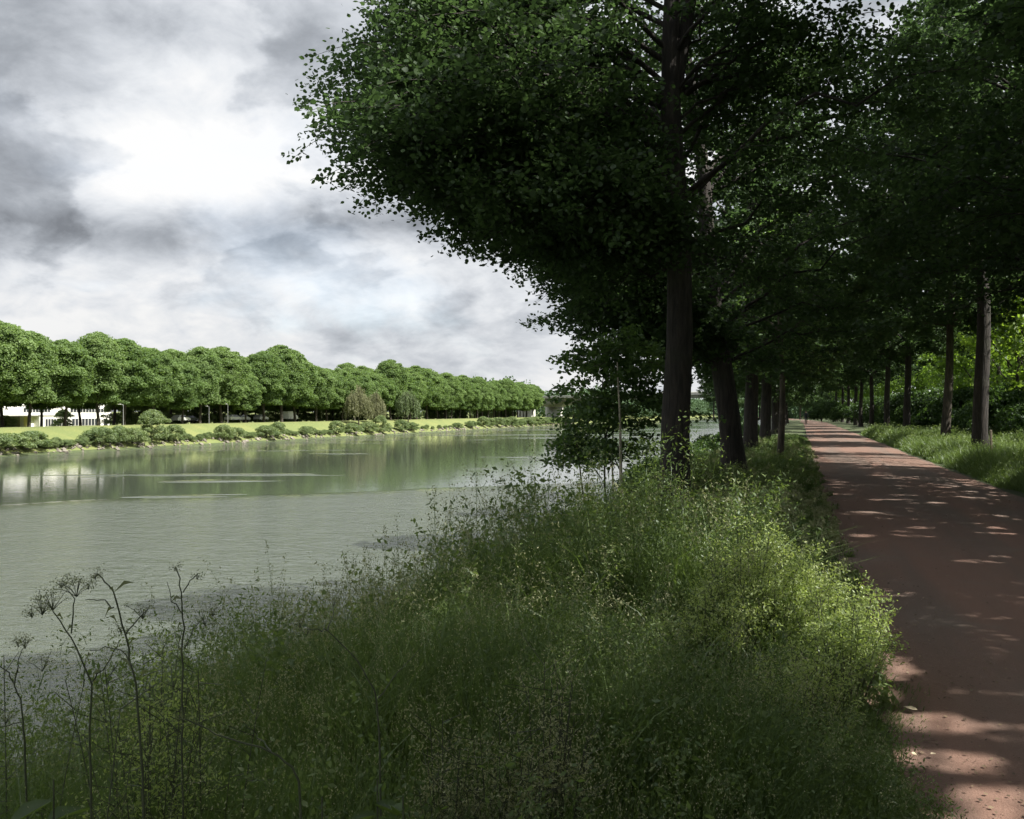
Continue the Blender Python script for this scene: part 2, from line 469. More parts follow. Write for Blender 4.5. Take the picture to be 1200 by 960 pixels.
# path: a sheet whose edges wander a little
def build_path():
    ys = np.concatenate([np.arange(-20, 60, .5), np.arange(60, 330, 3)])
    l = .42 + .07 * wob(ys, ys * 0, 1.1, 3) + .03 * wob(ys, ys * 0, 4, 8)
    r = 4.02 + .06 * wob(ys, ys * 0, .9, 4)
    bend = -np.clip(ys - 130, 0, None) ** 2 * .0006
    rows = []
    for k in np.linspace(0, 1, 6):
        rows.append(np.stack([l + (r - l) * k + bend, ys, np.full_like(ys, .012 + .03 * (1 - (2 * k - 1) ** 2))], -1))
    v = np.stack(rows, 1).reshape(-1, 3); n = 6; m = len(ys)
    i = np.arange(m - 1)[:, None] * n; j = np.arange(n - 1)[None, :]
    f = np.stack([i + j, i + j + 1, i + n + j + 1, i + n + j], -1).reshape(-1, 4)
    tag(link("path", np_mesh("path", v, f, [M["path"]], smooth=True)), "reddish brown cinder path under the trees", kind="structure")
    # low edging stones along the far side of the path
    bm = bmesh.new(); rr = random.Random(4)
    y = 6.0
    while y < 15.5:
        L = rr.uniform(.85, 1.05)
        r_ = bmesh.ops.create_cube(bm, size=1)
        bmesh.ops.transform(bm, matrix=Matrix.Translation((4.13 + rr.uniform(-.015, .015), y + L / 2, .0 + rr.uniform(-.01, .012))) @ Matrix.Rotation(rr.uniform(-.02, .02), 4, "Z") @ Matrix.Diagonal((.08, L - .012, .14, 1)), verts=r_["verts"])
        y += L
    bmesh.ops.bevel(bm, geom=bm.edges[:], offset=.012, segments=1, affect="EDGES")
    me = bpy.data.meshes.new("path_kerb"); bm.to_mesh(me); bm.free(); me.materials.append(M["kerb"])
    tag(link("path_kerb", me), "low dark edging stones along the path", kind="structure")
build_path()

# ------------------------------------------------------------------ sun gaps in the canopy: (x, y, z of lit spot, rx, ry, share removed)
GAPS = [(-.1, 6.6, .65, .95, .5, 1.0), (-.9, 6.9, .5, .85, .4, 1), (-1.75, 6.6, .45, .5, .25, .9), (.3, 6.1, .6, .5, .35, 1), (-.6, 7.3, .7, .3, .3, .9),
        (.5, 6.2, .5, .5, .42, 1), (.4, 5.6, .4, .42, .28, 1), (-1.5, 5.6, .45, .6, .26, .92), (-2.3, 5.2, .4, .22, .2, .95), (-3.3, 8.0, .4, .5, .25, .85), (-3.0, 10.5, .4, .4, .2, .8),
        (.66, 5.15, .02, .22, .17, 1), (1.12, 5.1, .02, .26, .13, .95), (.62, 4.62, .02, .26, .14, 1), (1.05, 4.2, .02, .42, .18, 1), (.85, 3.95, .02, .3, .1, .95),
        (1.55, 4.6, .02, .2, .08, .8), (1.2, 5.8, .02, .3, .08, .8),
        (2.2, 33.2, .02, 2.4, 2.6, .97), (3.4, 29.6, .02, 1.6, .5, .97), (1.5, 43, .02, 2.6, 1.0, .97), (2.0, 49.5, .02, 2.6, 1.2, .97), (2, 60, .02, 2.6, 1.5, .95), (2, 72, .02, 2.6, 2.2, .95),
        (5.2, 31, .4, .9, 1.2, .95), (6.2, 36, .5, 1.5, 3, .9), (5.6, 44, .5, 1.4, 3.5, .9), (6.3, 25.5, .5, .5, .5, .8), (5.0, 15.2, .4, .5, .5, .9),
        (-1.0, 33, .6, .6, 1.6, .9)]
_r = np.random.RandomState(77)
for _ in range(46):
    GAPS.append((_r.uniform(.6, 3.9), _r.uniform(8, 26), .02, _r.uniform(.1, .3), _r.uniform(.07, .16), .95))
for _ in range(26):
    GAPS.append((_r.uniform(-4.2, .2), _r.uniform(3.2, 13), .5, _r.uniform(.08, .22), _r.uniform(.06, .14), .9))
GAPS = np.array(GAPS)
def open_gaps(p, rng):
    keep = np.ones(len(p), bool)
    for gx, gy, gz, rx, ry, sh in GAPS:
        q = sunfall(p, gz)
        dx = q - np.array([gx, gy])
        e = (dx[:, 0] / (rx * 1.15)) ** 2 + (dx[:, 1] / (ry * 1.15)) ** 2
        keep &= ~((e < 1) & (rng.uniform(size=len(p)) < sh))
    return keep

# ------------------------------------------------------------------ broadleaf trees seen from near
def grow(seed, H, base, prof, n_limb, twig_step, per_twig, trunk_r, lean=(0, 0), fork=None, spread=.17, twig_len=1.25, skip=None, ends=()):
    """skeleton: returns Tubes and leaf points with outward axes. prof = [(z, radius)...]"""
    rng = np.random.RandomState(seed)
    T = Tubes(); pz, pr = zip(*prof)
    hz = np.concatenate([[-.4, 0, .15, .4, .9], np.linspace(1.6, H * .93, 12)])
    cx = lean[0] * (hz / H) + .06 * np.sin(hz * .9 + seed); cy = lean[1] * (hz / H) + .05 * np.cos(hz * .7 + seed * 2)
    tr = trunk_r * np.interp(hz / H, [0, .02, .06, .3, .5, .93], [1.45, 1.25, 1.05, .86, .62, .12])
    axis = np.stack([cx, cy, hz], -1)
    T.add(axis, tr, 14, .035, rng)
    tip = lambda zz: np.array([np.interp(zz, hz, cx), np.interp(zz, hz, cy), zz])
    P, A, C = [], [], []
    if fork:
        zf, dx, dy, L = fork
        s = tip(zf); q = np.linspace(0, 1, 7)[:, None]
        pts = s + q * np.array([[dx, dy, L]]) + (q * (1 - q)) * np.array([[dx * .6, dy * .6, 0]])
        T.add(pts, np.linspace(trunk_r * .55, .03, 7), 9, .03, rng)
    for k in range(n_limb + len(ends)):
        ze = base + (H - base) * ((min(k, n_limb - 1) + rng.uniform(.1, .9)) / n_limb)
        az = k * 2.39996 + rng.uniform(-.6, .6)
        R = np.interp(ze, pz, pr) * rng.uniform(.82, 1.04)
        if R < .3 and k < n_limb: continue
        if skip and k < n_limb and any(ze < q_[2] and math.cos(az - q_[0]) > math.cos(q_[1]) for q_ in skip): continue
        if k >= n_limb:
            e = np.array(ends[k - n_limb]); ze = e[2]; R = math.hypot(e[0], e[1]); az = math.atan2(e[1], e[0])
        zs = np.clip(ze - R * rng.uniform(.18, .72), base * 1.12, H * .9)
        p0 = tip(zs); p2 = tip(ze) + np.array([math.cos(az) * R, math.sin(az) * R, 0.0])
        if k >= n_limb: p2 = e.copy()
        p1 = p0 * .45 + p2 * .55 + np.array([0, 0, .16 * R + .25])
        q = np.linspace(0, 1, 9)[:, None]
        limb = (1 - q) ** 2 * p0 + 2 * q * (1 - q) * p1 + q ** 2 * p2 + rng.normal(size=(9, 3)) * .11 * np.minimum(q * 3, 1)
        T.add(limb, np.linspace(.018 + .0072 * R, .005, 9), 6)
        out = np.array([math.cos(az), math.sin(az), 0])
        nt = max(3, int(R / twig_step))
        for s in range(nt):
            u = .13 + .87 * (s + rng.uniform(.2, .8)) / nt
            a0 = limb[min(8, int(u * 8))] * (1 - (u * 8) % 1) + limb[min(8, int(u * 8) + 1)] * ((u * 8) % 1)
            side = (-1) ** s
            th = az + side * rng.uniform(.5, 1.35)
            L = twig_len * rng.uniform(.6, 1.15) * (.55 + .6 * (1 - abs(u - .55)))
            dv = np.array([math.cos(th), math.sin(th), rng.uniform(-.5, .45)])
            stems = [(a0, unit(dv[None])[0], L)]
            for c in range(2):
                th2 = th + rng.uniform(.4, 1.1) * (1 if c else -1)
                d2 = np.array([math.cos(th2), math.sin(th2), rng.uniform(-.4, .25)])
                stems.append((a0 + stems[0][1] * L * rng.uniform(.3, .7), unit(d2[None])[0], L * rng.uniform(.45, .75)))
            if s == nt - 1:
                stems.append((limb[-1], unit((limb[-1] - limb[-2])[None])[0], L * .6))
            clr = rng.normal() * .16
            for st, dd, l in stems:
                q4 = np.linspace(0, 1, 4)[:, None]
                pts = st + dd * l * q4 + np.array([0, 0, -1.0]) * (q4 ** 2) * l * .22
                T.add(pts, [.009, .007, .005, .003], 3)
                n = int(per_twig * l / twig_len * rng.uniform(.8, 1.2))
                uu = rng.uniform(.08, 1.08, size=n) ** .8
                pp = st + dd * l * uu[:, None]; pp[:, 2] -= uu ** 2 * l * .22
                pp = pp + rng.normal(size=(n, 3)) * np.array([spread, spread, spread * .62]) * (1.15 - .55 * uu[:, None])
                P.append(pp); A.append(np.tile(dd + np.array([0, 0, -.5]), (n, 1))); C.append(np.full(n, clr))
    return T, np.concatenate(P), np.concatenate(A), np.concatenate(C), rng

def leaf_mesh(name, P, A, C, rng, size, m, tmpl=LEAF4, tilt=.75):
    n = len(P)
    nrm = np.array([0, 0, 1.0]) + rng.normal(size=(n, 3)) * tilt
    v, f = leaves(P, nrm, size * rng.uniform(.7, 1.2, n), rng, tmpl, A + rng.normal(size=(n, 3)) * .6)
    t = np.clip(.4 + C + rng.normal(size=n) * .2, 0, 1)
    return np_mesh(name, v, f, [m], tint=np.repeat(t, len(tmpl)))

LIME = [(3.4, 1.0), (4.1, 2.6), (5.0, 4.0), (6.0, 4.6), (7.0, 4.4), (8.2, 3.9), (11, 3.6), (14, 3.0), (16.3, .6)]
LOW = [(2.3, 1.0), (3.0, 2.9), (4.2, 4.7), (6.5, 5.8), (9, 5.2), (12, 4), (15.5, .6)]
HIGH = [(5.6, 1.5), (6.6, 4.2), (8.2, 5.4), (11, 5.0), (14, 3.2), (16.5, .6)]
TALL = [(5.0, 2), (6.2, 4.2), (8, 5.3), (11, 5.6), (14, 4.8), (16.5, 2.2), (17, .5)]
BROAD = [(2.9, 2.4), (3.8, 4.8), (5.5, 6.2), (8, 6.2), (11, 5.2), (14, 3.4), (16.5, .6)]

def solo_tree(name, loc, seed, H, base, prof, n_limb, step, per, tr, size, label, group, m="lime_leaf", bark="bark", tmpl=LEAF4, carve=True, clip=None, cat="tree", **kw):
    root = tag(empty(name, loc), label, cat, group)
    T, P, A, C, rng = grow(seed, H, base, prof, n_limb, step, per, tr, **kw)
    if carve:
        k = open_gaps(P + np.array(loc), rng); P, A, C = P[k], A[k], C[k]
    if clip is not None:
        k = clip(P + np.array(loc)); P, A, C = P[k], A[k], C[k]
    link("trunk", T.mesh("trunk", M[bark]), root)
    link("crown", leaf_mesh("crown", P, A, C, rng, size, M[m], tmpl), root)
    print(name, label[:40], len(P))
    return root

LROW = "lime trees lining the river side of the path"
RROW = "trees lining the land side of the path"
def high(p):   # drops leaves of the out-of-view trees that would hang into the view
    d = depth_of(p[:, 0], p[:, 1])
    return (p[:, 2] > CAM_H + .5 * np.maximum(d, 0) + .5) & (p[:, 2] > 5)
EDGE = [(440, -70), (432, -30), (428, 5), (400, 38), (388, 75), (356, 112), (366, 150), (388, 180), (406, 212), (442, 236), (474, 264), (510, 277), (545, 296), (590, 295), (615, 318), (640, 335)]
_e = np.random.RandomState(2); ENDS = []
for _px, _py in EDGE:
    for _in, _off in ((50, 0.0), (72, -1.5), (72, 1.6), (110, -2.6), (110, 2.7), (150, .4)):
        _vx, _vy = 740 - _px, 120 - _py; _l = math.hypot(_vx, _vy)
        _in = _in + _e.uniform(-16, 26); _q = (_px + _vx / _l * _in, _py + _vy / _l * _in)
        ENDS.append(at(_q[0], _q[1], 14.6 + _off + _e.uniform(-.5, .5)) - np.array([-1.9, 14.7, -.05]))
for _px, _py in ((855, -90), (880, -45), (905, -10), (935, 25), (960, -40), (915, 55), (945, 90), (870, 20), (985, 20), (900, 110)):
    ENDS.append(at(_px, _py, 14.6 + _e.uniform(-2, 1.5)) - np.array([-1.9, 14.7, -.05]))
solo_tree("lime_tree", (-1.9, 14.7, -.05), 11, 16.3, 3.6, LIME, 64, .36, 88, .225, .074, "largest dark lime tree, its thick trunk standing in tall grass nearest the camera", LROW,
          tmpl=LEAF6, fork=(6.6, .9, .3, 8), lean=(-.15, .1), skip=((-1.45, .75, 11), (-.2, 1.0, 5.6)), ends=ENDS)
solo_tree("lime_tree", (-2.4, -1.6, -.05), 12, 17, 5.6, [(p_[0], p_[1] * 1.15) for p_ in TALL], 62, .42, 40, .27, .15, "high pruned lime tree standing beside the camera in the meadow", LROW, clip=high)  # tree put in out of view to darken the foreground
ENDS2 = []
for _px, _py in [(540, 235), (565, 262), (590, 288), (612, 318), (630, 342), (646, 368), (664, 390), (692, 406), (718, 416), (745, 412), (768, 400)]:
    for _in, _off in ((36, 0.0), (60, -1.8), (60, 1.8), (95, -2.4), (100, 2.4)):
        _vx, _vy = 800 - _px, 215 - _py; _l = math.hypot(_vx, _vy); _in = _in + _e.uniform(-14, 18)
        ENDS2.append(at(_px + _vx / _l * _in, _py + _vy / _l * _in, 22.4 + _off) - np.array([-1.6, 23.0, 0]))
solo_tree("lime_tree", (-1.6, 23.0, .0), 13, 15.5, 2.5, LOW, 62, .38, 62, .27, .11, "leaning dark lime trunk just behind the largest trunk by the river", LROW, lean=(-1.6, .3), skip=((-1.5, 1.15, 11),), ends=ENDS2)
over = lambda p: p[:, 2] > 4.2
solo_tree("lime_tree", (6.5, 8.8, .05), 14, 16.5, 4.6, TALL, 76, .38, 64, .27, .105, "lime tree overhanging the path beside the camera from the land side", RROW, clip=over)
solo_tree("lime_tree", (7.0, 14.6, .05), 19, 16.5, 4.6, TALL, 70, .4, 62, .25, .115, "lime tree overhanging the path between the camera and the broad low boughed lime", RROW, clip=over)  # extra tree in the row, added to close a sunny gap over the path
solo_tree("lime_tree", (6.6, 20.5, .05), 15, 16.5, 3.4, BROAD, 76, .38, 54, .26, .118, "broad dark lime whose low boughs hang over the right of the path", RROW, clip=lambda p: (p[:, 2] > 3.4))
solo_tree("lime_tree", (7.2, 27.0, .05), 24, 16.5, 5.6, HIGH, 62, .42, 52, .26, .14, "lime tree whose high crown fills the gap before the dark straight trunk", RROW)  # extra tree, trunk out of view, added to shade the middle of the path
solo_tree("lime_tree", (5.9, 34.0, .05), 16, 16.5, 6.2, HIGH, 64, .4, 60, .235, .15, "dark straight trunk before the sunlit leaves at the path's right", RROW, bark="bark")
solo_tree("lime_tree", (6.4, 1.0, .05), 18, 16.5, 4.2, TALL, 60, .42, 60, .25, .17, "lime tree just behind the camera on the land side, its boughs reaching over the path", RROW, clip=high)  # unseen tree added so the foreground falls in shade
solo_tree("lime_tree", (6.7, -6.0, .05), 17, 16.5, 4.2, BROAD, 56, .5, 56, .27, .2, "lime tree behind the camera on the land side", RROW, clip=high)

# shared kinds for the rest of the avenue
def proto_tree(seed, H, base, prof, n_limb, step, per, tr, size, m="lime_leaf", bark="bark", **kw):
    root = empty("lime_tree", (0, 0, 0))
    T, P, A, C, rng = grow(seed, H, base, prof, n_limb, step, per, tr, **kw)
    link("trunk", T.mesh("trunk", M[bark]), root)
    link("crown", leaf_mesh("crown", P, A, C, rng, size, M[m]), root)
    print("proto", seed, len(P))
    return root
RHIGH = [(4.6, 1.4), (5.4, 3.4), (7, 4.6), (9, 4.9), (11, 4.3), (13.5, 2.8), (15.5, .5)]
NARROW = [(2.6, 1.4), (3.4, 3.2), (5, 4.6), (7.5, 5.0), (10, 4.4), (13, 2.8), (15.5, .5)]
protos = [proto_tree(21, 15.5, 2.9, NARROW, 52, .48, 46, .25, .2), proto_tree(22, 15.2, 4.9, RHIGH, 52, .48, 46, .21, .2),
          proto_tree(23, 15.8, 5.2, RHIGH, 52, .48, 46, .2, .2, bark="bark2", lean=(.7, 0))]
used = [False] * 3
def place(kind, loc, rz, sc, label, group):
    r = protos[kind] if not used[kind] else copy_tree(protos[kind])
    used[kind] = True
    r.location = loc; r.rotation_euler = (0, 0, rz); r.scale = (sc, sc, sc)
    return tag(r, label, "tree", group)
rr = random.Random(5)
ordn = ["third", "fourth", "fifth", "sixth", "seventh", "eighth", "ninth", "tenth", "eleventh", "twelfth", "thirteenth", "fourteenth", "fifteenth"]
for i, y in enumerate((37, 49.5, 61, 73, 86, 99, 112, 126, 140, 155, 170)):
    bx = -max(0, y - 130) ** 2 * .0006
    place(0, (-1.95 + rr.uniform(-.2, .2) + bx, y, 0), rr.uniform(0, 6.28), rr.uniform(.94, 1.06), "%s lime trunk along the river side of the path, seen behind nearer trunks" % ordn[i], LROW)
for i, y in enumerate((48, 63, 77, 91, 105, 119, 134, 149, 165)):
    bx = -max(0, y - 130) ** 2 * .0006
    lab = "crooked trunk with a sunlit mossy edge at the path's right" if i == 0 else "%s trunk in the row along the land side of the path" % ordn[i - 1]
    place(2 if i == 0 else 1, (6.5 + rr.uniform(-.25, .25) + bx, y, .05), .5 if i == 0 else rr.uniform(0, 6.28), rr.uniform(.92, 1.05), lab, RROW)
for i, (x, y) in enumerate(((-14, 205), (-7, 215), (0, 210), (6, 198), (-20, 222), (10, 220), (3, 232), (-10, 240))):
    place(i % 3, (x, y, 0), rr.uniform(0, 6.28), rr.uniform(.8, 1.0), "dark tree closing the view at the far end of the path", "trees at the far end of the path")

# thin young tree at the path edge
solo_tree("young_tree", (-.62, 31, 0), 31, 8.5, 3.2, [(3, .7), (4, 1.5), (6, 1.7), (8.5, .3)], 20, .5, 26, .105, .16, "slender young tree with a thin trunk at the path's left edge", None, m="sapling_leaf", bark="bark2", cat="young tree")

# sapling clump with pale thin stems by the river
def sapling():
    base = at(716, 552, 17.0); z0 = float(terrain(base[0], base[1]))
    root = tag(empty("riverside_sapling", (base[0], base[1], z0)), "leafy sapling clump with pale thin stems on the bank, between river and largest trunk", "sapling")
    rng = np.random.RandomState(9); o = np.array([base[0], base[1], z0])
    P, A, C = [], [], []
    tw = Tubes()
    for (px, py, d, top, tx, rr_, mm) in ((731, 552, 15.9, 425, 723, .042, "birch_bark"), (719, 545, 17.2, 420, 716, .026, "birch_bark"), (712, 545, 17.4, 430, 705, .024, "bark2"), (690, 545, 17.0, 450, 668, .022, "bark2")):
        a = at(px, py, d); a[2] = float(terrain(a[0], a[1])); b = at(tx, top, d)
        q = np.linspace(0, 1, 8)[:, None]
        pts = a + (b - a) * q + rng.normal(size=(8, 3)) * .03 * q
        t = Tubes(); t.add(pts - o, np.linspace(rr_, rr_ * .22, 8), 7)
        if mm == "bark2" and px == 712: tw.add(pts - o, np.linspace(rr_, rr_ * .4, 8), 7); continue
        link("stem", t.mesh("stem", M[mm]), root)
    # boughs: leafy sprays, centre pixel and reach
    for (px, py, sx, sy, n) in ((672, 428, 16, 8, 420), (690, 425, 26, 12, 520), (720, 415, 30, 14, 520), (755, 425, 24, 12, 420), (700, 455, 26, 16, 700), (684, 480, 20, 16, 700), (705, 490, 28, 18, 900),
                                (672, 515, 20, 14, 640), (690, 525, 26, 14, 760), (655, 535, 12, 8, 240), (745, 470, 24, 12, 420), (765, 490, 18, 9, 200), (715, 530, 24, 10, 300), (735, 445, 20, 10, 300), (640, 522, 12, 6, 120), (655, 415, 12, 5, 110), (724, 405, 12, 14, 260), (728, 430, 14, 10, 200)):
        d = 17.0 + rng.uniform(-.9, .9)
        c = at(px + 14, py, d); s = at(712 + rng.uniform(-8, 14), py + 25, 17.2)
        q = np.linspace(0, 1, 6)[:, None]
        tw.add(s + (c - s) * q - o + np.array([0, 0, .12]) * q * (1 - q) * 4, np.linspace(.014, .004, 6), 4)
        for k in range(max(3, n // 42)):
            e = c + rng.normal(size=3) * np.array([sx, sx * 1.2, sy]) * .9 * 17 / F
            th = rng.uniform(0, 6.28); dd = np.array([math.cos(th), math.sin(th), rng.uniform(-.3, .3)])
            m = 60; u = rng.uniform(-.5, .5, m)
            tw.add(np.array([e - dd * .3, e, e + dd * .3]) - o, [.006, .005, .003], 3)
            P.append(e + dd * u[:, None] * .75 + rng.normal(size=(m, 3)) * np.array([.09, .09, .05]))
            A.append(np.tile(dd + [0, 0, -.4], (m, 1))); C.append(np.full(m, rng.normal() * .15))
    link("stem", tw.mesh("stem", M["bark2"]), root)
    link("crown", leaf_mesh("crown", np.concatenate(P) - o, np.concatenate(A), np.concatenate(C), rng, .076, M["sapling_leaf"], LEAF6), root)
sapling()

# ------------------------------------------------------------------ lobed crowns for the far bank, shrubs and woodland
def lobed(rng, H, base, R, n_lobe, per, fsize, top_round=.55, lobe=(.9, 1.7), skirt=False, fill=0.0):
    P, Nn, C = [], [], []
    for k in range(n_lobe):
        u = (k + .5) / n_lobe
        zr = rng.uniform(0, 1) if k > n_lobe * .25 else rng.uniform(.6, 1)
        z = base + (H - base) * zr
        prof = (1 - max(0, (zr - top_round) / (1 - top_round)) ** 2.0) ** .5 * (min(1, .62 + zr * 1.2) if not skirt else 1)
        az = k * 2.39996 + rng.uniform(-.5, .5)
        lr = rng.uniform(*lobe)
        rr_ = max(0, R * prof - lr * .6) * math.sqrt(rng.uniform(.4, 1)) * rng.uniform(.8, 1.2)
        c = np.array([math.cos(az) * rr_, math.sin(az) * rr_, base + (H - lr * .9 - base) * zr])
        n = int(per * lr ** 2 * rng.uniform(.8, 1.2))
        d = unit(rng.normal(size=(n, 3))); d[:, 2] = np.where(d[:, 2] < -.35, -d[:, 2], d[:, 2])
        p = c + d * lr * (rng.uniform(.55, 1.16, (n, 1))) * np.array([1, 1, .8])
        P.append(p); Nn.append(d + rng.normal(size=(n, 3)) * .8); C.append(np.full(n, rng.normal() * .2))
    if fill:
        n = int(sum(len(p) for p in P) * fill); d = unit(rng.normal(size=(n, 3))); q = rng.uniform(.45, .92, (n, 1))
        zc, zr2 = base + (H - base) * .46, (H - base) * .53
        w_ = 1 + .1 * np.sin(d[:, :1] * 7 + d[:, 2:] * 5 + k)
        p = d * q * w_ * np.array([R, R, zr2]); p[:, 2] += zc
        P.append(p); Nn.append(rng.normal(size=(n, 3)) + d * .5); C.append(rng.normal(size=n) * .15)
    P = np.concatenate(P); Nn = np.concatenate(Nn); C = np.concatenate(C)
    P[:, 2] = np.maximum(P[:, 2], .05)
    v, f = leaves(P, Nn, fsize * rng.uniform(.6, 1.25, len(P)), rng)
    t = np.clip(.42 + C + rng.normal(size=len(P)) * .18, 0, 1)
    return v, f, np.repeat(t, 4)

def far_proto(seed, H, base, R, n, per, fs, trunk_r, m="far_leaf", name="plane_tree", **kw):
    rng = np.random.RandomState(seed)
    root = empty(name)
    T = Tubes()
    hz = np.linspace(-.6, H * .7, 7)
    T.add(np.stack([.12 * np.sin(hz + seed), .12 * np.cos(hz * .8), hz], -1), trunk_r * np.linspace(1.25, .4, 7), 8)
    for k in range(7):
        az = k * 2.4; z0 = base * .85 + k * .35
        e = np.array([math.cos(az) * R * .55, math.sin(az) * R * .55, z0 + R * .75])
        T.add(np.array([[0, 0, z0], e * .5 + np.array([0, 0, z0]) * .5 + [0, 0, -.2], e]), [trunk_r * .4, trunk_r * .28, .04], 5)
    link("trunk", T.mesh("trunk", M["far_bark"]), root)
    v, f, t = lobed(rng, H, base, R, n, per, fs, **kw)
    link("crown", np_mesh("crown", v, f, [M[m]], tint=t), root)
    return root
FP = [far_proto(41, 16.0, 3.9, 5.5, 150, 400, .28, .26, fill=.3, lobe=(.4, 1.45)), far_proto(42, 15.2, 3.8, 5.1, 140, 400, .28, .24, fill=.3, lobe=(.4, 1.45)), far_proto(43, 16.4, 4.1, 5.8, 160, 380, .29, .28, fill=.3, lobe=(.4, 1.45), top_round=.45), far_proto(44, 14.8, 3.8, 4.9, 130, 400, .28, .22, fill=.3, lobe=(.4, 1.45), top_round=.35)]
fused = [False] * len(FP)
def far_tree(k, loc, rz, sc, label, group):
    r = FP[k] if not fused[k] else copy_tree(FP[k]); fused[k] = True
    r.location = loc; r.rotation_euler = (0, 0, rz); r.scale = sc
    return tag(r, label, "tree", group)
ones = ["first", "second", "third", "fourth", "fifth", "sixth", "seventh", "eighth", "ninth", "tenth", "eleventh", "twelfth", "thirteenth", "fourteenth", "fifteenth", "sixteenth", "seventeenth", "eighteenth", "nineteenth"]
tens = ["twentieth", "thirtieth", "fortieth", "fiftieth"]; tpre = ["twenty", "thirty", "forty", "fifty"]
def ordinal(i):
    if i <= 19: return ones[i - 1]
    return tens[i // 10 - 2] if i % 10 == 0 else tpre[i // 10 - 2] + "-" + ones[i % 10 - 1]
rr = random.Random(8)
y, i = 92.0, 0
while y < 404:
    i += 1
    s = rr.uniform(.86, 1.08)
    far_tree(rr.randrange(4), (-118 + rr.uniform(-.8, .8), y, -.75), rr.uniform(0, 6.28), (s * rr.uniform(.9, 1.15), s * rr.uniform(.9, 1.15), s * rr.uniform(.86, 1.08)),
             "%s tree from the left in the front row lining the far bank" % ordinal(i), "front row of trees on the far bank")
    y += rr.uniform(6.6, 8.4)
for row, x in enumerate((-126, -134)):
    y = 88.0 + row * 4
    while y < 410:
        if row == 1 and 118 < y < 162: y += 6; continue
        s = rr.uniform(.9, 1.08)
        far_tree(rr.randrange(4), (x + rr.uniform(-.8, .8), y, float(terrain(x, y))), rr.uniform(0, 6.28), (s, s, s), "green tree in the crowded rows behind the far bank's front trees", "rear rows of trees on the far bank")
        y += rr.uniform(7.5, 9.5)
# understorey hedge behind the avenue, right of the building
def shrub_proto(seed, H, R, n, per, fs, m="far_shrub", lobe=(.5, 1.0), name="bank_shrub"):
    rng = np.random.RandomState(seed)
    root = empty(name)
    T = Tubes()
    for k in range(6):
        az = k * 1.05 + .3; e = np.array([math.cos(az) * R * .5, math.sin(az) * R * .5, H * .7])
        T.add(np.array([[0, 0, -.2], e * [.3, .3, .5], e]), [.05, .035, .015], 5)
    link("stem", T.mesh("stem", M["far_bark"]), root)
    v, f, t = lobed(rng, H, .3, R, n, per, fs, .35, lobe, True)
    link("foliage", np_mesh("foliage", v, f, [M[m]], tint=t), root)
    return root
SP = [shrub_proto(51, 3.9, 2.8, 48, 300, .22, lobe=(.4, 1.0)), shrub_proto(52, 3.3, 3.4, 52, 300, .22, lobe=(.4, 1.0)), shrub_proto(53, 6.0, 3.2, 70, 280, .24, lobe=(.5, 1.1))]
sused = [False] * 3
def far_shrub(k, px, X, sc, label, group, zs=1.0):
    r = SP[k] if not sused[k] else copy_tree(SP[k]); sused[k] = True
    Y = y_on(px, X)
    sc = sc * .82; zs = .7 if px < 60 else zs
    r.location = (X, Y, float(terrain(X, Y)) + .1); r.rotation_euler = (0, 0, rr.uniform(0, 6.28)); r.scale = (sc, sc, sc * zs)
    return tag(r, label, "shrub", group)
G = "shrubs along the far waterline"
for k, px, X, sc, lab in ((1, 8, -104, 1.25, "pale green shrub at the far waterline by the photo's left edge"), (0, 38, -104, 1.15, "darker round shrub ending the left clump before the white building"),
                          (1, 117, -104.2, 1.05, "low spreading shrub below the building's right corner"), (0, 140, -104, .95, "small shrub left of the tall pointed one"), (1, 155, -104, 1.0, "spreading shrub at the foot of the tall pointed shrub"),
                          (2, 178, -104.5, 1.1, "tall pointed shrub, the highest along the far waterline"), (0, 204, -104, .95, "yellowish green shrub just right of the tall pointed shrub"),
                          (0, 262, -104, .9, "dark based shrub alone before the parked cars"), (1, 276, -104, .85, "low shrub touching the dark based one"),
                          (1, 312, -104, .95, "wide shrub in front of the white van"), (0, 326, -104, 1.0, "upright shrub right of the van"), (1, 359, -104, .8, "small round shrub standing alone on the meadow edge"),
                          (0, 394, -104, 1.0, "shrub left of the brownish weeping tree"), (1, 412, -104, .95, "shrub under the brownish weeping tree"), (1, 432, -104, 1.05, "shrub at the weeping tree's right foot"), (2, 446, -104, .9, "upright shrub between the two weeping trees"),
                          (0, 470, -104, 1.0, "shrub below the greenish weeping tree"), (1, 482, -104, .9, "rounded shrub just past the greenish weeping tree")):
    far_shrub(k, px, X, sc, lab, G)
for px in (536, 552, 566, 574, 583, 592, 600, 606, 612, 618, 623, 628, 633, 638, 642, 646, 650, 655, 660, 666, 672):
    far_shrub(rr.randrange(2), px, -104 + rr.uniform(-.6, .6), rr.uniform(.75, 1.25), "small pale shrub in the line towards the bridge", "distant shrubs towards the bridge")
for px in (50, 56, 62, 66, 70, 75, 78, 84, 92, 100, 106, 196, 218, 226, 234, 240, 245, 252, 288, 292, 297, 340, 346, 368, 375, 380, 386, 456, 496, 500, 507, 515, 522, 528):
    far_shrub(rr.randrange(2), px, -104.3 + rr.uniform(-.4, .4), rr.uniform(.3, .45), "low weedy tuft among the stones of the far waterline", "weedy tufts among the stones")
far_shrub(2, 74, -138, .75, "dark green shrub standing right before the white building", None)
far_shrub(0, 5, -128, 1.0, "dark shrub beside the building's left end", None)
# dense dark shrubs closing the view between the far trunks
for i in range(26):
    px = 150 + i * 18.5
    far_shrub(2, px, -143 + rr.uniform(-2, 2), rr.uniform(1.0, 1.35), "dark shrub deep behind the far bank's trunks", "shrubs behind the far bank's trunks")

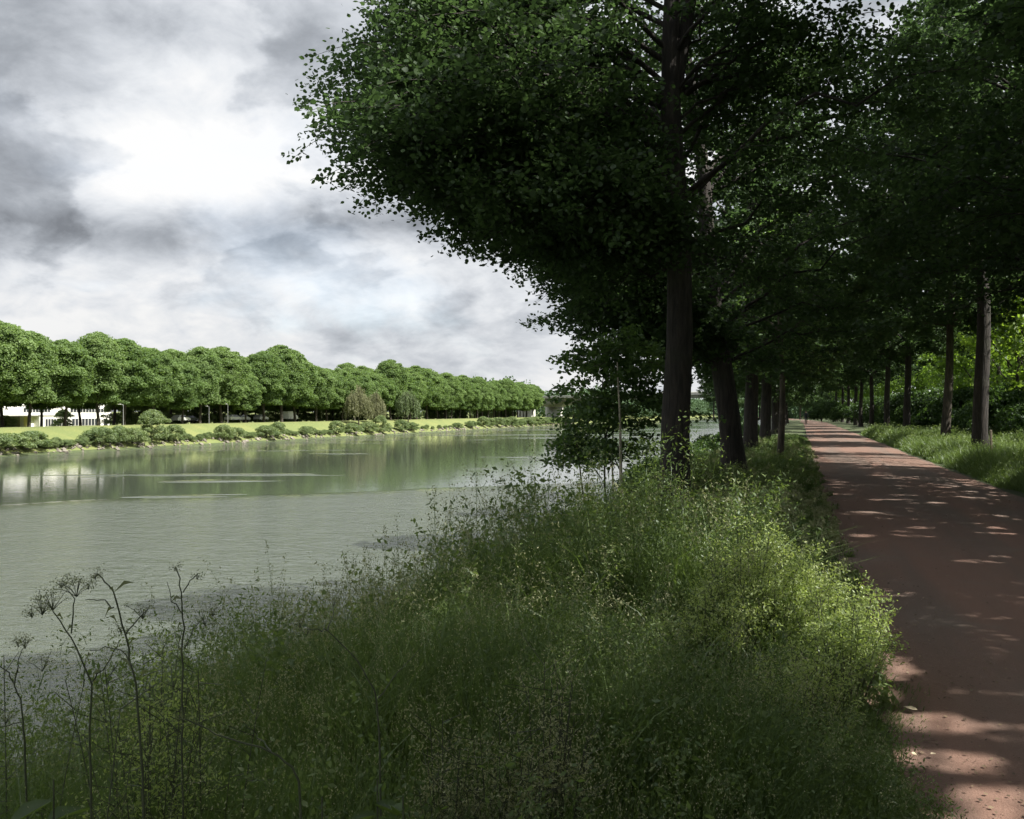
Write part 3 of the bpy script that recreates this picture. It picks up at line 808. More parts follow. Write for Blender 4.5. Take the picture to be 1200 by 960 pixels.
for i in range(24):
    px = 142 + i * 20 + rr.uniform(-5, 5)
    far_shrub(2, px, -127 + rr.uniform(-2.5, 2.5), rr.uniform(.85, 1.25), "bushy undergrowth between the far bank's rows of trunks", "undergrowth between the far bank's trunks")
# weeping trees
def weeping(name, px, X, H, R, m, label, seed):
    rng = np.random.RandomState(seed); Y = y_on(px, X); z = float(terrain(X, Y))
    root = tag(empty(name, (X, Y, z)), label, "tree")
    T = Tubes(); hz = np.linspace(-.3, H * .9, 8)
    T.add(np.stack([.1 * np.sin(hz), .1 * np.cos(hz), hz], -1), np.linspace(.2, .03, 8), 8)
    P, A, C = [], [], []
    for k in range(110):
        az = k * 2.4 + rng.uniform(-.3, .3); r = R * math.sqrt(rng.uniform(.02, 1)); z1 = H * (1 - .42 * (r / R) ** 1.6) * rng.uniform(.86, 1.02)
        L = rng.uniform(.35, .75) * z1
        n = 80; u = rng.uniform(0, 1, n)
        q = np.stack([math.cos(az) * r * (1 + .12 * u), math.sin(az) * r * (1 + .12 * u), z1 - L * u], -1)
        P.append(q + rng.normal(size=(n, 3)) * [.16, .16, .1]); C.append(np.full(n, rng.normal() * .2)); A.append(np.tile([0, 0, -1.0], (n, 1)))
        T.add(np.array([[0, 0, z1 * .8], [math.cos(az) * r * .6, math.sin(az) * r * .6, z1 * 1.0], [math.cos(az) * r, math.sin(az) * r, z1 - .5]]), [.03, .02, .01], 4)
    P = np.concatenate(P); P[:, 2] = np.maximum(P[:, 2], .3); A = np.concatenate(A); C = np.concatenate(C); n = len(P)
    nr = rng.normal(size=(n, 3)); nr[:, 2] *= .3
    v, f = leaves(P, nr, .5 * rng.uniform(.6, 1.2, n), rng, LEAF4, A + rng.normal(size=(n, 3)) * .15, .35)
    link("trunk", T.mesh("trunk", M["far_bark"]), root)
    link("crown", np_mesh("crown", v, f, [M[m]], tint=np.repeat(np.clip(.45 + C + rng.normal(size=n) * .15, 0, 1), 4)), root)
weeping("weeping_willow", 420, -108.5, 10.8, 3.4, "willow_leaf", "brownish grey weeping tree hanging over the far bank", 61)
weeping("weeping_birch", 440, -108.5, 9.6, 2.6, "willow_leaf", "slimmer brownish weeping tree joined to the larger one", 62)
weeping("weeping_birch", 478, -109, 10.4, 3.6, "birch_leaf", "greenish weeping tree right of the brownish ones on the far bank", 63)

# woodland on the land side (right of the path)
WP = [far_proto(71, 13, 1.2, 5.0, 80, 85, .3, .2, "wood_leaf", "woodland_tree", top_round=.5), far_proto(72, 11, .8, 4.4, 70, 85, .3, .2, "wood_leaf", "woodland_tree", top_round=.5)]
wused = [False] * 2
def wood(k, x, y, s, label, group):
    r = WP[k] if not wused[k] else copy_tree(WP[k]); wused[k] = True
    r.location = (x, y, float(terrain(x, y))); r.rotation_euler = (0, 0, rr.uniform(0, 6.28)); r.scale = (s, s, s)
    tag(r, label, "tree", group)
GW = "trees of the wood beyond the path"
SL = [far_proto(73, 8.6, 2.6, 2.9, 46, 110, .24, .1, "sun_leaf", "hazel_tree", lobe=(.5, 1.0))]
for i, (x, y, s_, lab) in enumerate(((11.4, 56, 1.05, "brightest yellow green tree, backlit by the sun at the photo's right edge"), (13.4, 68, 1.1, "sunlit small tree seen between the two nearest right hand trunks"), (10.6, 46, .85, "low sunlit tree beside the dark straight trunk"))):
    r = SL[0] if i == 0 else copy_tree(SL[0])
    r.location = (x, y, .2); r.rotation_euler = (0, 0, i * 2.1); r.scale = (s_, s_, s_); tag(r, lab, "tree", "small sunlit trees beyond the verge")
wood(0, 17.5, 38, .8, "sunlit yellow green tree behind the straight trunk at the right", GW)
wood(1, 16, 50, .85, "sunlit tree behind the mossy edged crooked trunk", GW)
for i, (x, y) in enumerate(((16, 60), (17, 70), (15, 80), (16, 91), (16, 103), (15, 115), (17, 128), (14, 142), (13, 156), (12, 170), (10, 186), (29, 100), (28, 120), (24, 140), (19, 26), (21, 15), (18, 4))):
    wood(i % 2, x, y, rr.uniform(.8, 1.0), "leafy tree of the dim wood beyond the right verge", GW)

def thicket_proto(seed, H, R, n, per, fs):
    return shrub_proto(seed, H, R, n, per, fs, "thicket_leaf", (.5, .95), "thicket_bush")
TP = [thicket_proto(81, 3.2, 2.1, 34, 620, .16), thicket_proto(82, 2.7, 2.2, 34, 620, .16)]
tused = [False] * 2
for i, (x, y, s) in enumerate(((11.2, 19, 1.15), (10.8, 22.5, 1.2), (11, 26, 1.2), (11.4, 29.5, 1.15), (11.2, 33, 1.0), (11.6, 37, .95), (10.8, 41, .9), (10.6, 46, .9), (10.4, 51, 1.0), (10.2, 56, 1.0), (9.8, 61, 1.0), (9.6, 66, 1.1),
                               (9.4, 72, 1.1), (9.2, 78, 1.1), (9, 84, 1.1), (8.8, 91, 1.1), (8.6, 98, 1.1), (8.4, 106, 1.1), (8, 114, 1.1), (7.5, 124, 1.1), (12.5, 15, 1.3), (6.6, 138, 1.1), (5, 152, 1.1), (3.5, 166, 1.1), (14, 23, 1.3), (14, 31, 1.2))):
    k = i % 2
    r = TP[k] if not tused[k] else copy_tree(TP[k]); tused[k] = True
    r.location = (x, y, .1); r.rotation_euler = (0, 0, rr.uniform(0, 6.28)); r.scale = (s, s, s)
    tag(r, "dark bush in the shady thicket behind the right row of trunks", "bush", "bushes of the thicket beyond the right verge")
# bushes of the near bank beyond the trunks
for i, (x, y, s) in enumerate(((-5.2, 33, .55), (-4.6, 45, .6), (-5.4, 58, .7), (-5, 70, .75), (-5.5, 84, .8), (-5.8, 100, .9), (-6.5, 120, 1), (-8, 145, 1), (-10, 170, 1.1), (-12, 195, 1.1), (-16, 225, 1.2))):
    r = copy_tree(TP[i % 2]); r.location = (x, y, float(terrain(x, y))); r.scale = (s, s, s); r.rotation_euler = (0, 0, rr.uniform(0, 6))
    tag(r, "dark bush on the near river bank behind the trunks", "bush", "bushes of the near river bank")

# distant woodland beyond the bridge (one far mass)
def distant():
    rng = np.random.RandomState(91); P = []
    def tree(x, y, z, H, R):
        n = 520; d = unit(rng.normal(size=(n, 3))); d[:, 2] = np.where(d[:, 2] < -.2, d[:, 2] * .8, d[:, 2])
        return np.array([x, y, z + H * .42]) + d * np.array([R, R, H * .56]) * rng.uniform(.75, 1.05, (n, 1)) + rng.normal(size=(n, 3)) * .35
    for y in np.arange(470, 1500, 11):
        for x in (-107, -118, -135):
            P.append(tree(x + rng.uniform(-3, 3), y + rng.uniform(-3, 3), -.8, rng.uniform(13, 19), 6.5))
    for x in np.arange(-112, 10, 10):
        P.append(tree(x, 1510 + rng.uniform(-10, 10), -3, rng.uniform(14, 20), 8))
    for k in range(30):
        P.append(tree(-145 - rng.uniform(0, 60), 455 + rng.uniform(0, 60), 0, rng.uniform(18, 22), 7))
    for y in np.arange(235, 900, 12):
        P.append(tree(-16 - (y - 235) * .02 + rng.uniform(-2, 2), y, -.5, rng.uniform(10, 14), 6))
        P.append(tree(0 + rng.uniform(-4, 4), y, -.5, rng.uniform(12, 16), 6.5))
    P = np.concatenate(P); n = len(P)
    v, f = leaves(P, rng.normal(size=(n, 3)) + [0, 0, .6], 1.5 * rng.uniform(.6, 1.2, n), rng)
    o = link("distant_woodland", np_mesh("distant_woodland", v, f, [M["distant_leaf"]], tint=np.repeat(np.clip(rng.normal(size=n) * .2 + .4, 0, 1), 4)))
    tag(o, "far dark woodland behind the bridge", kind="stuff")
distant()

# ------------------------------------------------------------------ bridge
def bridge():
    a = np.array([-150.0, 452.7]); b = np.array([8.0, 308.5])
    d = (b - a) / np.linalg.norm(b - a); nrm = np.array([d[1], -d[0]]); L = np.linalg.norm(b - a)
    root = tag(empty("road_bridge", (a[0], a[1], WZ), 0), "long grey concrete bridge crossing the river in the distance", "bridge")
    o = np.array([a[0], a[1], WZ])
    top = 8.4
    def tpos(x): return (x - a[0]) / (b[0] - a[0]) * L
    p1, p2 = tpos(-113.5), tpos(-6.0)
    def under(t):
        dd = np.minimum(np.abs(t - p1), np.abs(t - p2))
        return top - 1.25 - 3.0 * np.exp(-(dd / 16.0) ** 1.6)
    t = np.linspace(0, L, 90); u = under(t); w = 5.5
    V = []
    for tt, uu in zip(t, u):
        c = a + d * tt
        for s, z in ((-1, top - .3), (1, top - .3), (.8, uu), (-.8, uu)):
            V.append([c[0] + nrm[0] * s * w, c[1] + nrm[1] * s * w, z])
    V = np.array(V) - o; n = len(t); i = np.arange(n - 1)[:, None] * 4; j = np.arange(4)[None]; k = (j + 1) % 4
    f = np.stack([i + j, i + k, i + 4 + k, i + 4 + j], -1).reshape(-1, 4)
    link("girder", np_mesh("girder", V, f, [M["concrete"]]), root)
    def slab(name, s0, s1, z0, z1, m):
        V = []
        for tt in (0, L):
            c = a + d * tt
            for s, z in ((s0, z1), (s1, z1), (s1, z0), (s0, z0)): V.append([c[0] + nrm[0] * s, c[1] + nrm[1] * s, z])
        f = np.array([[0, 1, 5, 4], [1, 2, 6, 5], [2, 3, 7, 6], [3, 0, 4, 7], [0, 3, 2, 1], [4, 5, 6, 7]])
        return link(name, np_mesh(name, np.array(V) - o, f, [m]), root)
    slab("deck", -6.4, 6.4, top - .296, top + .1, M["concrete"])
    slab("parapet", 6.1, 6.3, top + .1, top + .9, M["pale_concrete"]); slab("parapet", -6.3, -6.1, top + .1, top + .9, M["pale_concrete"])
    for pt in (p1, p2, p1 - 26):
        c = a + d * pt; V = []
        for z, ww, tt in ((-6, 4.6, 1.3), (float(under(np.array(pt))) + .5, 4.4, 1.1)):
            for s, q in ((-1, -1), (1, -1), (1, 1), (-1, 1)):
                V.append([c[0] + nrm[0] * s * ww + d[0] * q * tt, c[1] + nrm[1] * s * ww + d[1] * q * tt, z])
        f = np.array([[0, 1, 5, 4], [1, 2, 6, 5], [2, 3, 7, 6], [3, 0, 4, 7], [4, 5, 6, 7]])
        link("pier", np_mesh("pier", np.array(V) - o, f, [M["pale_concrete"]]), root)
bridge()

def lamp_post(loc, H, label, group, arm=1.0, rz=0):
    root = tag(empty("street_lamp", loc, rz), label, "lamp post", group)
    T = Tubes(); T.add([[0, 0, -.2], [0, 0, H * .5], [0, 0, H]], [.06, .05, .04], 8); link("pole", T.mesh("pole", M["steel"]), root)
    T = Tubes(); T.add([[0, 0, H], [arm * .5, 0, H + .15], [arm, 0, H + .18]], [.04, .035, .03], 6); link("arm", T.mesh("arm", M["steel"]), root)
    boxes("lamp_head", M["lamp_glass"], [(arm - .1, arm + .4, -.1, .1, H + .12, H + .22)], root, .03)
def on_bridge(px, off=6.6):
    a = np.array([-150.0, 452.7]); b = np.array([8.0, 308.5]); th = ang(px); dr = np.array([math.sin(th), math.cos(th)])
    A = np.array([[dr[0], -(b - a)[0]], [dr[1], -(b - a)[1]]]); s = np.linalg.solve(A, a); p = dr * s[0]
    return (p[0], p[1], 8.5)
lamp_post(on_bridge(647.5), 6.0, "thin lamp post on the bridge deck", None)
for px, X, H, lab in ((144.5, -114, 3.6, "pale lamp post beside the building's right end on the far bank"), (245, -114, 3.4, "slim post left of the parked cars on the far bank"), (267, -114, 3.9, "lamp post standing by the white parked car")):
    Y = y_on(px, X); lamp_post((X, Y, float(terrain(X, Y))), H, lab, "lamp posts on the far bank", .5, rr.uniform(2, 4))

# ------------------------------------------------------------------ white building behind the far trees
def building():
    X = -148.0; D = 14.0
    Y0, Y1 = y_on(4, X), y_on(131, X)
    z0, z1 = -2.1, 3.7
    root = tag(empty("white_building", (X, Y0, z0)), "long low white two storey building behind trunks on the far bank", "building")
    L = Y1 - Y0
    def yy(px): return y_on(px, X) - Y0
    h = z1 - z0
    ys = yy(36.5)
    # wall right of the recess, wall above the recess
    boxes("wall", M["white_wall"], [(-D, 0, ys, L, 0, h), (-D, 0, 0, ys - .003, 2.95, h), (-D, -3.0, 0, ys - .003, 0, 2.947)], root)
    boxes("roof", M["roof_edge"], [(-D - .15, .15, -.15, L + .15, h + .003, h + .16)], root)
    boxes("garage_wall", M["grey_wall"], [(-2.997, -2.9, 0, ys - .006, 0, 2.944)], root)
    boxes("gate", M["dark_door"], [(-2.897, -2.84, yy(11), yy(22), 0, 2.4)], root)
    boxes("pillar", M["yellow_wall"], [(-.9, -.02, yy(32), yy(35.5), 0, 2.944)], root)
    boxes("canopy", M["roof_edge"], [(.003, 1.2, 0, yy(41), 2.98, 3.16)], root)
    boxes("annex", M["white_wall"], [(.003, 1.5, yy(39.5), yy(71), 0, 3.0)], root)
    boxes("annex_roof", M["roof_edge"], [(.003, 1.65, yy(39.3), yy(71.4), 3.003, 3.13)], root)
    def windows(px0, px1, n, za, zb, x):
        a, b = yy(px0), yy(px1); w = (b - a) / n
        for i in range(n):
            fr = boxes("window", M["roof_edge"], [(x + .003, x + .05, a + i * w + .05, a + (i + 1) * w - .05, za - .06, zb + .06)], root)
            boxes("pane", M["glass"], [(x + .053, x + .06, a + i * w + .13, a + (i + 1) * w - .13, za, zb)], fr)
    windows(27, 59, 9, 3.75, 4.5, 0)
    windows(82, 128, 13, 3.75, 4.5, 0)
    windows(46, 69, 7, .9, 2.3, 1.5)
    windows(84, 118, 9, .9, 2.3, 0)
    d = boxes("door", M["dark_door"], [(.003, .06, yy(121.5), yy(126), 0, 2.3)], root)
building()

# ------------------------------------------------------------------ parked vehicles
def car(name, loc, rz, m, label, van=False):
    root = tag(empty(name, loc, rz), label, "van" if van else "car", "vehicles parked behind the far bank meadow")
    if van: L, W, prof = 5.2, 1.9, [(-2.6, .35), (-2.6, 2.1), (-2.45, 2.25), (1.2, 2.25), (1.75, 1.35), (2.5, 1.05), (2.6, .35)]
    else: L, W, prof = 4.3, 1.75, [(-2.15, .35), (-2.15, .95), (-1.75, 1.02), (-1.35, 1.42), (.35, 1.45), (1.1, .98), (2.0, .82), (2.15, .35)]
    bm = bmesh.new()
    fs = []
    for s in (-1, 1):
        fs.append([bm.verts.new((x, s * W / 2 * (1 if z < 1.1 else .9), z)) for x, z in prof])
    n = len(prof)
    for i in range(n): bm.faces.new([fs[0][i], fs[0][(i + 1) % n], fs[1][(i + 1) % n], fs[1][i]])
    bm.faces.new(fs[0][::-1]); bm.faces.new(fs[1])
    bmesh.ops.recalc_face_normals(bm, faces=bm.faces[:])
    bmesh.ops.bevel(bm, geom=bm.edges[:], offset=.06, segments=2, affect="EDGES")
    me = bpy.data.meshes.new("body"); bm.to_mesh(me); bm.free(); me.materials.append(m)
    link("body", me, root)
    for s in (-1, 1):
        y = s * W / 2
        if van: q = [(.3, 1.45), (1.45, 1.45), (1.15, 2.0), (.3, 2.0)]
        else: q = [(-1.45, 1.0), (.85, 1.0), (.3, 1.38), (-1.2, 1.36)]
        yb = y * (.985 if van else 1.0); yt = y * .915
        v = [(x, (yb if z < 1.2 else yt) + s * .012, z) for x, z in q]
        link("side_window", np_mesh("side_window", np.array(v), np.array([[0, 1, 2, 3]]), [M["glass"]]), root)
        for x in (-L * .3, L * .31):
            T = Tubes(); T.add([[x, y - s * .2, .32], [x, y - s * .02, .32], [x, y + s * .02, .32]], [.32, .32, .26], 16)
            w = link("wheel", T.mesh("wheel", M["tyre"]), root)
            T = Tubes(); T.add([[x, y - s * .05, .32], [x, y + s * .025, .32], [x, y + s * .03, .32]], [.19, .19, .001], 12)
            link("rim", T.mesh("rim", M["rim"]), w)
for px, X, m, lab, van in ((212, -121, "car_white", "white car parked left of the slim posts", False), (273, -121, "car_white", "white car parked beside the lamp post", False), (284, -122, "car_silver", "silver car just right of the white parked car", False),
                           (306, -121, "car_silver", "silver car left of the white van, half behind a shrub", False), (340, -121, "car_white", "white van parked behind the far bank shrubs", True), (222, -123, "car_dark", "dark car beside the leftmost white car", False)):
    Y = y_on(px, X)
    car("parked_van" if van else "parked_car", (X, Y, float(terrain(X, Y)) + .45), rad(90) + rr.uniform(-.1, .1), M[m], lab, van)

# ------------------------------------------------------------------ riprap
def riprap():
    rng = np.random.RandomState(3); bm = bmesh.new()
    for i in range(800):
        y = 60 + 360 * rng.uniform() ** 1.5; x = rng.uniform(-104.6, -102.4)
        s = rng.uniform(.12, .36) if rng.uniform() < .85 else .5
        r = bmesh.ops.create_icosphere(bm, subdivisions=1, radius=s)
        q = np.array([1, rng.uniform(.6, 1.2), rng.uniform(.5, .8)])
        for v in r["verts"]:
            v.co = Vector(np.array(v.co) * q * (1 + rng.uniform(-.2, .2)) + np.array([x, y, float(np.interp(x, [-104.8, -102.3], [-3.2, -4.4])) + s * .2]))
    me = bpy.data.meshes.new("riprap_stones"); bm.to_mesh(me); bm.free(); me.materials.append(M["stone"])
    tag(link("riprap_stones", me), "grey broken stones edging the far waterline", kind="stuff")
riprap()

# ------------------------------------------------------------------ meadow grass
def strips(root, tipdir, h, w, bend, rng, tint):
    """three-quad curved blades"""
    n = len(root)
    side = unit(np.cross(tipdir, np.array([0, 0, 1.0])) + 1e-6)
    ph = rng.uniform(0, 6.28, n); s2 = np.stack([np.cos(ph), np.sin(ph), 0 * ph], -1)
    side = unit(side * .3 + s2)
    V = []
    for u, ww in ((0, 1), (.38, .85), (.72, .55), (1, .08)):
        c = root + np.array([0, 0, 1.0]) * (h * (u - .32 * bend * u ** 2.5))[:, None] + tipdir * (h * bend * u ** 2)[:, None]
        V.append(c - side * (w * ww / 2)[:, None]); V.append(c + side * (w * ww / 2)[:, None])
    V = np.stack(V, 1).reshape(-1, 3)
    b = np.arange(n)[:, None] * 8
    f = np.concatenate([b + np.array([[0, 1, 3, 2]]), b + np.array([[2, 3, 5, 4]]), b + np.array([[4, 5, 7, 6]])])
    return V, f, np.repeat(tint, 8)

def scatter(rng, n_try, xr, yr, dens, fov=True, dmax=70):
    x = rng.uniform(*xr, n_try); y = rng.uniform(*yr, n_try)
    d = np.hypot(x, y); dep = depth_of(x, y); a = np.arctan2(x * math.cos(YAW) + y * math.sin(YAW), np.maximum(dep, .01))
    ok = rng.uniform(size=n_try) < dens(x, y, d)
    if fov: ok &= (dep > .2) & (np.abs(a) < rad(38)) & (d < dmax)
    return x[ok], y[ok]

def side_height(x, y):
    """how tall the growth stands"""
    edge = np.clip((.62 - x) / .9, .12, 1) * np.clip((x + 9.6) / 2.0, .15, 1)
    hh = .7 + .22 * wob(x, y, 1.4, 15) + .13 * wob(x, y, 3.4, 16)
    hh = hh * np.clip(np.hypot(x + .1, y) / 3.0, .62, 1) * np.where(x < -2.4, np.interp(y, [4, 8, 13, 18], [1.06, 1.0, .75, .6]), np.interp(y, [4, 7, 10, 13, 18], [1.06, .9, .62, .44, .46]))
    return np.clip(hh, .3, 1.15) * edge

def meadow():
    rng = np.random.RandomState(101)
    parts_g, parts_s, parts_h = [], [], []
    def dens(x, y, d): return np.clip((3.6 / np.maximum(d, 1.2)) ** 1.25, 0, 1)
    # --- blades
    x, y = scatter(rng, 900000, (-9.4, .62), (.25, 62), lambda x, y, d: np.clip((7.0 / np.maximum(d, 1)) ** .9, 0, 1) * .9)
    # extra for the near part
    x2, y2 = scatter(rng, 90000, (-6.5, .62), (.3, 9), lambda x, y, d: np.clip((4.2 / np.maximum(d, 1)) ** 1.2, 0, 1))
    x = np.concatenate([x, x2]); y = np.concatenate([y, y2])
    x = x + .12 * wob(x, y, 6, 7) ; y = y + .12 * wob(x, y, 6, 8)
    d = np.hypot(x, y); n = len(x)
    h = side_height(x, y) * rng.uniform(.4, 1.0, n)
    z = terrain(x, y) - .02
    th = rng.uniform(0, 6.28, n); out = np.clip((x + .6) / .6, 0, 1)
    tip = np.stack([np.cos(th) + out * 1.2, np.sin(th), 0 * th], -1); tip = unit(tip)
    w = .0034 * np.clip(d / 3.2, 1, 7) * rng.uniform(.6, 1.5, n)
    tint = np.clip(.42 + .34 * wob(x, y, .8, 21) + .16 * wob(x, y, 2.7, 22) + rng.normal(size=n) * .2, 0, 1)
    parts_g.append(strips(np.stack([x, y, z], -1), tip, h, w, rng.uniform(.08, .7, n), rng, tint))
    print("blades", n)
    # --- long arching blades, here and there
    x, y = scatter(rng, 30000, (-8, .5), (.6, 24), lambda x, y, d: np.clip((4.5 / np.maximum(d, 1)) ** 1.2, 0, 1) * np.clip(.25 + .9 * wob(x, y, 1.7, 25), .05, 1))
    n = len(x); d = np.hypot(x, y); th = rng.uniform(0, 6.28, n)
    parts_g.append(strips(np.stack([x, y, terrain(x, y)], -1), np.stack([np.cos(th), np.sin(th), 0 * th], -1), side_height(x, y) * rng.uniform(.9, 1.35, n), .0062 * np.clip(d / 3.2, 1, 4) * rng.uniform(.6, 1.4, n), rng.uniform(.5, 1.1, n), rng, np.clip(.8 + .2 * rng.normal(size=n), .3, 1)))
    # --- flowering grass: thin stem and an airy panicle
    x, y = scatter(rng, 90000, (-9, .5), (.5, 45), lambda x, y, d: np.clip((4.0 / np.maximum(d, 1)) ** 1.3, 0, 1) * np.clip(.35 + .5 * wob(x, y, 1.1, 31), .04, 1))
    n = len(x); d = np.hypot(x, y); z = terrain(x, y)
    h = (side_height(x, y) * rng.uniform(.95, 1.5, n) + .05); th = rng.uniform(0, 6.28, n)
    tip = np.stack([np.cos(th), np.sin(th), 0 * th], -1); bend = rng.uniform(.04, .3, n)
    root = np.stack([x, y, z], -1)
    tint = np.clip(.5 + rng.normal(size=n) * .25, 0, 1)
    parts_g.append(strips(root, tip, h, .0026 * np.clip(d / 3, 1, 6), bend, rng, tint * .8))
    K = 44
    u = rng.uniform(.74, 1.0, (n, K)); spread = (.03 * (1.06 - u) / .3 + .004) * rng.uniform(.5, 1.5, (n, 1))
    c = root[:, None, :] + np.array([0, 0, 1.0]) * (h[:, None] * (u - .32 * bend[:, None] * u ** 2.5))[..., None] + tip[:, None, :] * (h[:, None] * bend[:, None] * u ** 2)[..., None]
    c = c + rng.normal(size=(n, K, 3)) * spread[..., None] * np.array([1, 1, .5])
    c = c.reshape(-1, 3); dd = np.repeat(d, K)
    v, f = leaves(c, rng.normal(size=(len(c), 3)), .0068 * np.clip(dd / 3.0, .9, 4) * rng.uniform(.6, 1.5, len(c)), rng, LEAF4, np.array([0, 0, 1.0]) + rng.normal(size=(len(c), 3)) * .5, .55)
    parts_s.append((v, f, np.repeat(np.repeat(tint, K), 4)))
    print("panicles", n)
    # --- bushy fine leaved weeds: forking stems, clouds of small leaves
    def bushy(n_try, xr, yr, K, ls, hs, wid, dfall, seed, patch, asp=.45, cap=3.2):
        x, y = scatter(rng, n_try, xr, yr, lambda x, y, d: np.clip((dfall / np.maximum(d, 1)) ** 1.25, 0, 1) * np.clip(.1 + 1.5 * wob(x, y, patch, seed), .03, 1))
        n = len(x); d = np.hypot(x, y); z = terrain(x, y); out = np.clip((x + .4) / .6, 0, 1)
        h = side_height(x, y) * rng.uniform(.8, 1.25, n) * hs * (1 + .28 * wob(x, y, patch, seed))
        th = rng.uniform(0, 6.28, n)
        tip = unit(np.stack([np.cos(th) + out * 1.1, np.sin(th), 0 * th], -1)); bend = rng.uniform(.08, .4, n); root = np.stack([x, y, z], -1)
        tint = np.clip(.45 + .34 * wob(x, y, 1.1, 42) + rng.normal(size=n) * .2, 0, 1)
        parts_g.append(strips(root, tip, h, .0032 * np.clip(d / 3, 1, 6), bend, rng, tint * .6))
        B = 9; ub = rng.uniform(.25, .95, (n, B)); az = rng.uniform(0, 6.28, (n, B)); Lb = wid * (1.15 - ub * .6) * rng.uniform(.5, 1.2, (n, B)) * h[:, None]
        at_ = lambda u: root[:, None, :] + np.array([0, 0, 1.0]) * (h[:, None] * (u - .32 * bend[:, None] * u ** 2.5))[..., None] + tip[:, None, :] * (h[:, None] * bend[:, None] * u ** 2)[..., None]
        b0 = at_(ub); bd = np.stack([np.cos(az), np.sin(az), rng.uniform(.4, 1.3, (n, B))], -1); bd = unit(bd)
        # side stems
        parts_g.append(strips(b0.reshape(-1, 3), unit(bd * [1, 1, 0]).reshape(-1, 3), (Lb * bd[..., 2] * 1.1).ravel(), .0018 * np.clip(np.repeat(d, B) / 3, 1, 6), np.clip(np.linalg.norm(bd[..., :2], axis=-1) / bd[..., 2], .2, 1.6).ravel(), rng, np.repeat(tint * .6, B)))
        k = K // B
        u = rng.uniform(.15, 1.08, (n, B, k)) ** .7
        c = b0[:, :, None, :] + bd[:, :, None, :] * (Lb[:, :, None] * u)[..., None] + rng.normal(size=(n, B, k, 3)) * (.012 + .03 * u[..., None])
        c = c.reshape(-1, 3); dd = np.repeat(d, B * k)
        v, f = leaves(c, rng.normal(size=(len(c), 3)) + [0, 0, .5], ls * np.clip(dd / 3.0, .85, cap) * rng.uniform(.5, 1.5, len(c)), rng, LEAF4, None, asp)
        print("bushy", n)
        return v, f, np.repeat(np.clip(np.repeat(tint, B * k) + rng.normal(size=len(c)) * .12, 0, 1), 4)
    parts_h.append(bushy(30000, (-9, .55), (.6, 50), 144, .0125, 1.05, .34, 4.6, 41, 1.3))
    parts_h.append(bushy(9000, (-9, .45), (.9, 50), 99, .022, .95, .34, 5.0, 44, 1.5, .6, 1.9))
    parts_s.append(bushy(8000, (-9, .45), (1.2, 50), 126, .0085, 1.12, .24, 4.6, 47, 1.6, .55))
    allp = parts_g + parts_s + parts_h
    V, Fs, T = join(allp)
    fm = np.concatenate([np.full(len(p[1]), i) for i, ps in enumerate((parts_g, parts_s, parts_h)) for p in ps])
    o = link("meadow_grass", np_mesh("meadow_grass", V, Fs, [M["grass"], M["seed"], M["herb"]], tint=T, fmat=fm))
    tag(o, "tall wild grass and fine herbs covering the near bank", kind="stuff")

    # --- right verge
    x, y = scatter(rng, 520000, (4.15, 10.5), (9, 90), lambda x, y, d: np.clip((16 / np.maximum(d, 1)) ** 1.0, 0, 1))
    x = x + .15 * wob(x, y, 2, 17)
    ok = x > 4.12; x, y = x[ok], y[ok]
    n = len(x); d = np.hypot(x, y); z = terrain(x, y) - .02
    hh = np.clip((x - 3.95) / .8, .22, 1) * (.62 + .2 * wob(x, y, .8, 51)) * rng.uniform(.45, 1.15, n)
    th = rng.uniform(0, 6.28, n); tip = unit(np.stack([np.cos(th) - np.clip((5 - x), 0, 1), np.sin(th), 0 * th], -1))
    tint = np.clip(.5 + .2 * wob(x, y, .7, 52) + rng.normal(size=n) * .2, 0, 1)
    V1 = strips(np.stack([x, y, z], -1), tip, hh, .007 * np.clip(d / 12, 1, 6) * rng.uniform(.7, 1.6, n), rng.uniform(.1, .7, n), rng, tint)
    x, y = scatter(rng, 9000, (4.3, 10), (10, 80), lambda x, y, d: np.clip((16 / np.maximum(d, 1)) ** 1.1, 0, 1)); n = len(x); K = 16; d = np.hypot(x, y)
    hh = (.6 + .2 * wob(x, y, .8, 51)) * np.clip((x - 3.95) / .8, .22, 1)
    c = np.stack([x, y, terrain(x, y)], -1)[:, None, :] + rng.normal(size=(n, K, 3)) * [.08, .08, 0] + np.array([0, 0, 1.0]) * (hh[:, None] * rng.uniform(.5, 1.15, (n, K)))[..., None]
    c = c.reshape(-1, 3); dd = np.repeat(d, K)
    v, f = leaves(c, rng.normal(size=(len(c), 3)) + [0, 0, .4], .02 * np.clip(dd / 14, .8, 4) * rng.uniform(.5, 1.3, len(c)), rng, LEAF4, None, .6)
    V, Fs, T = join([V1, (v, f, np.repeat(rng.uniform(.3, .9, len(c)), 4))])
    fm = np.concatenate([np.zeros(len(V1[1])), np.ones(len(f))])
    o = link("verge_grass", np_mesh("verge_grass", V, Fs, [M["grass"], M["herb"]], tint=T, fmat=fm))
    tag(o, "long grass of the verge right of the path", kind="stuff")
meadow()

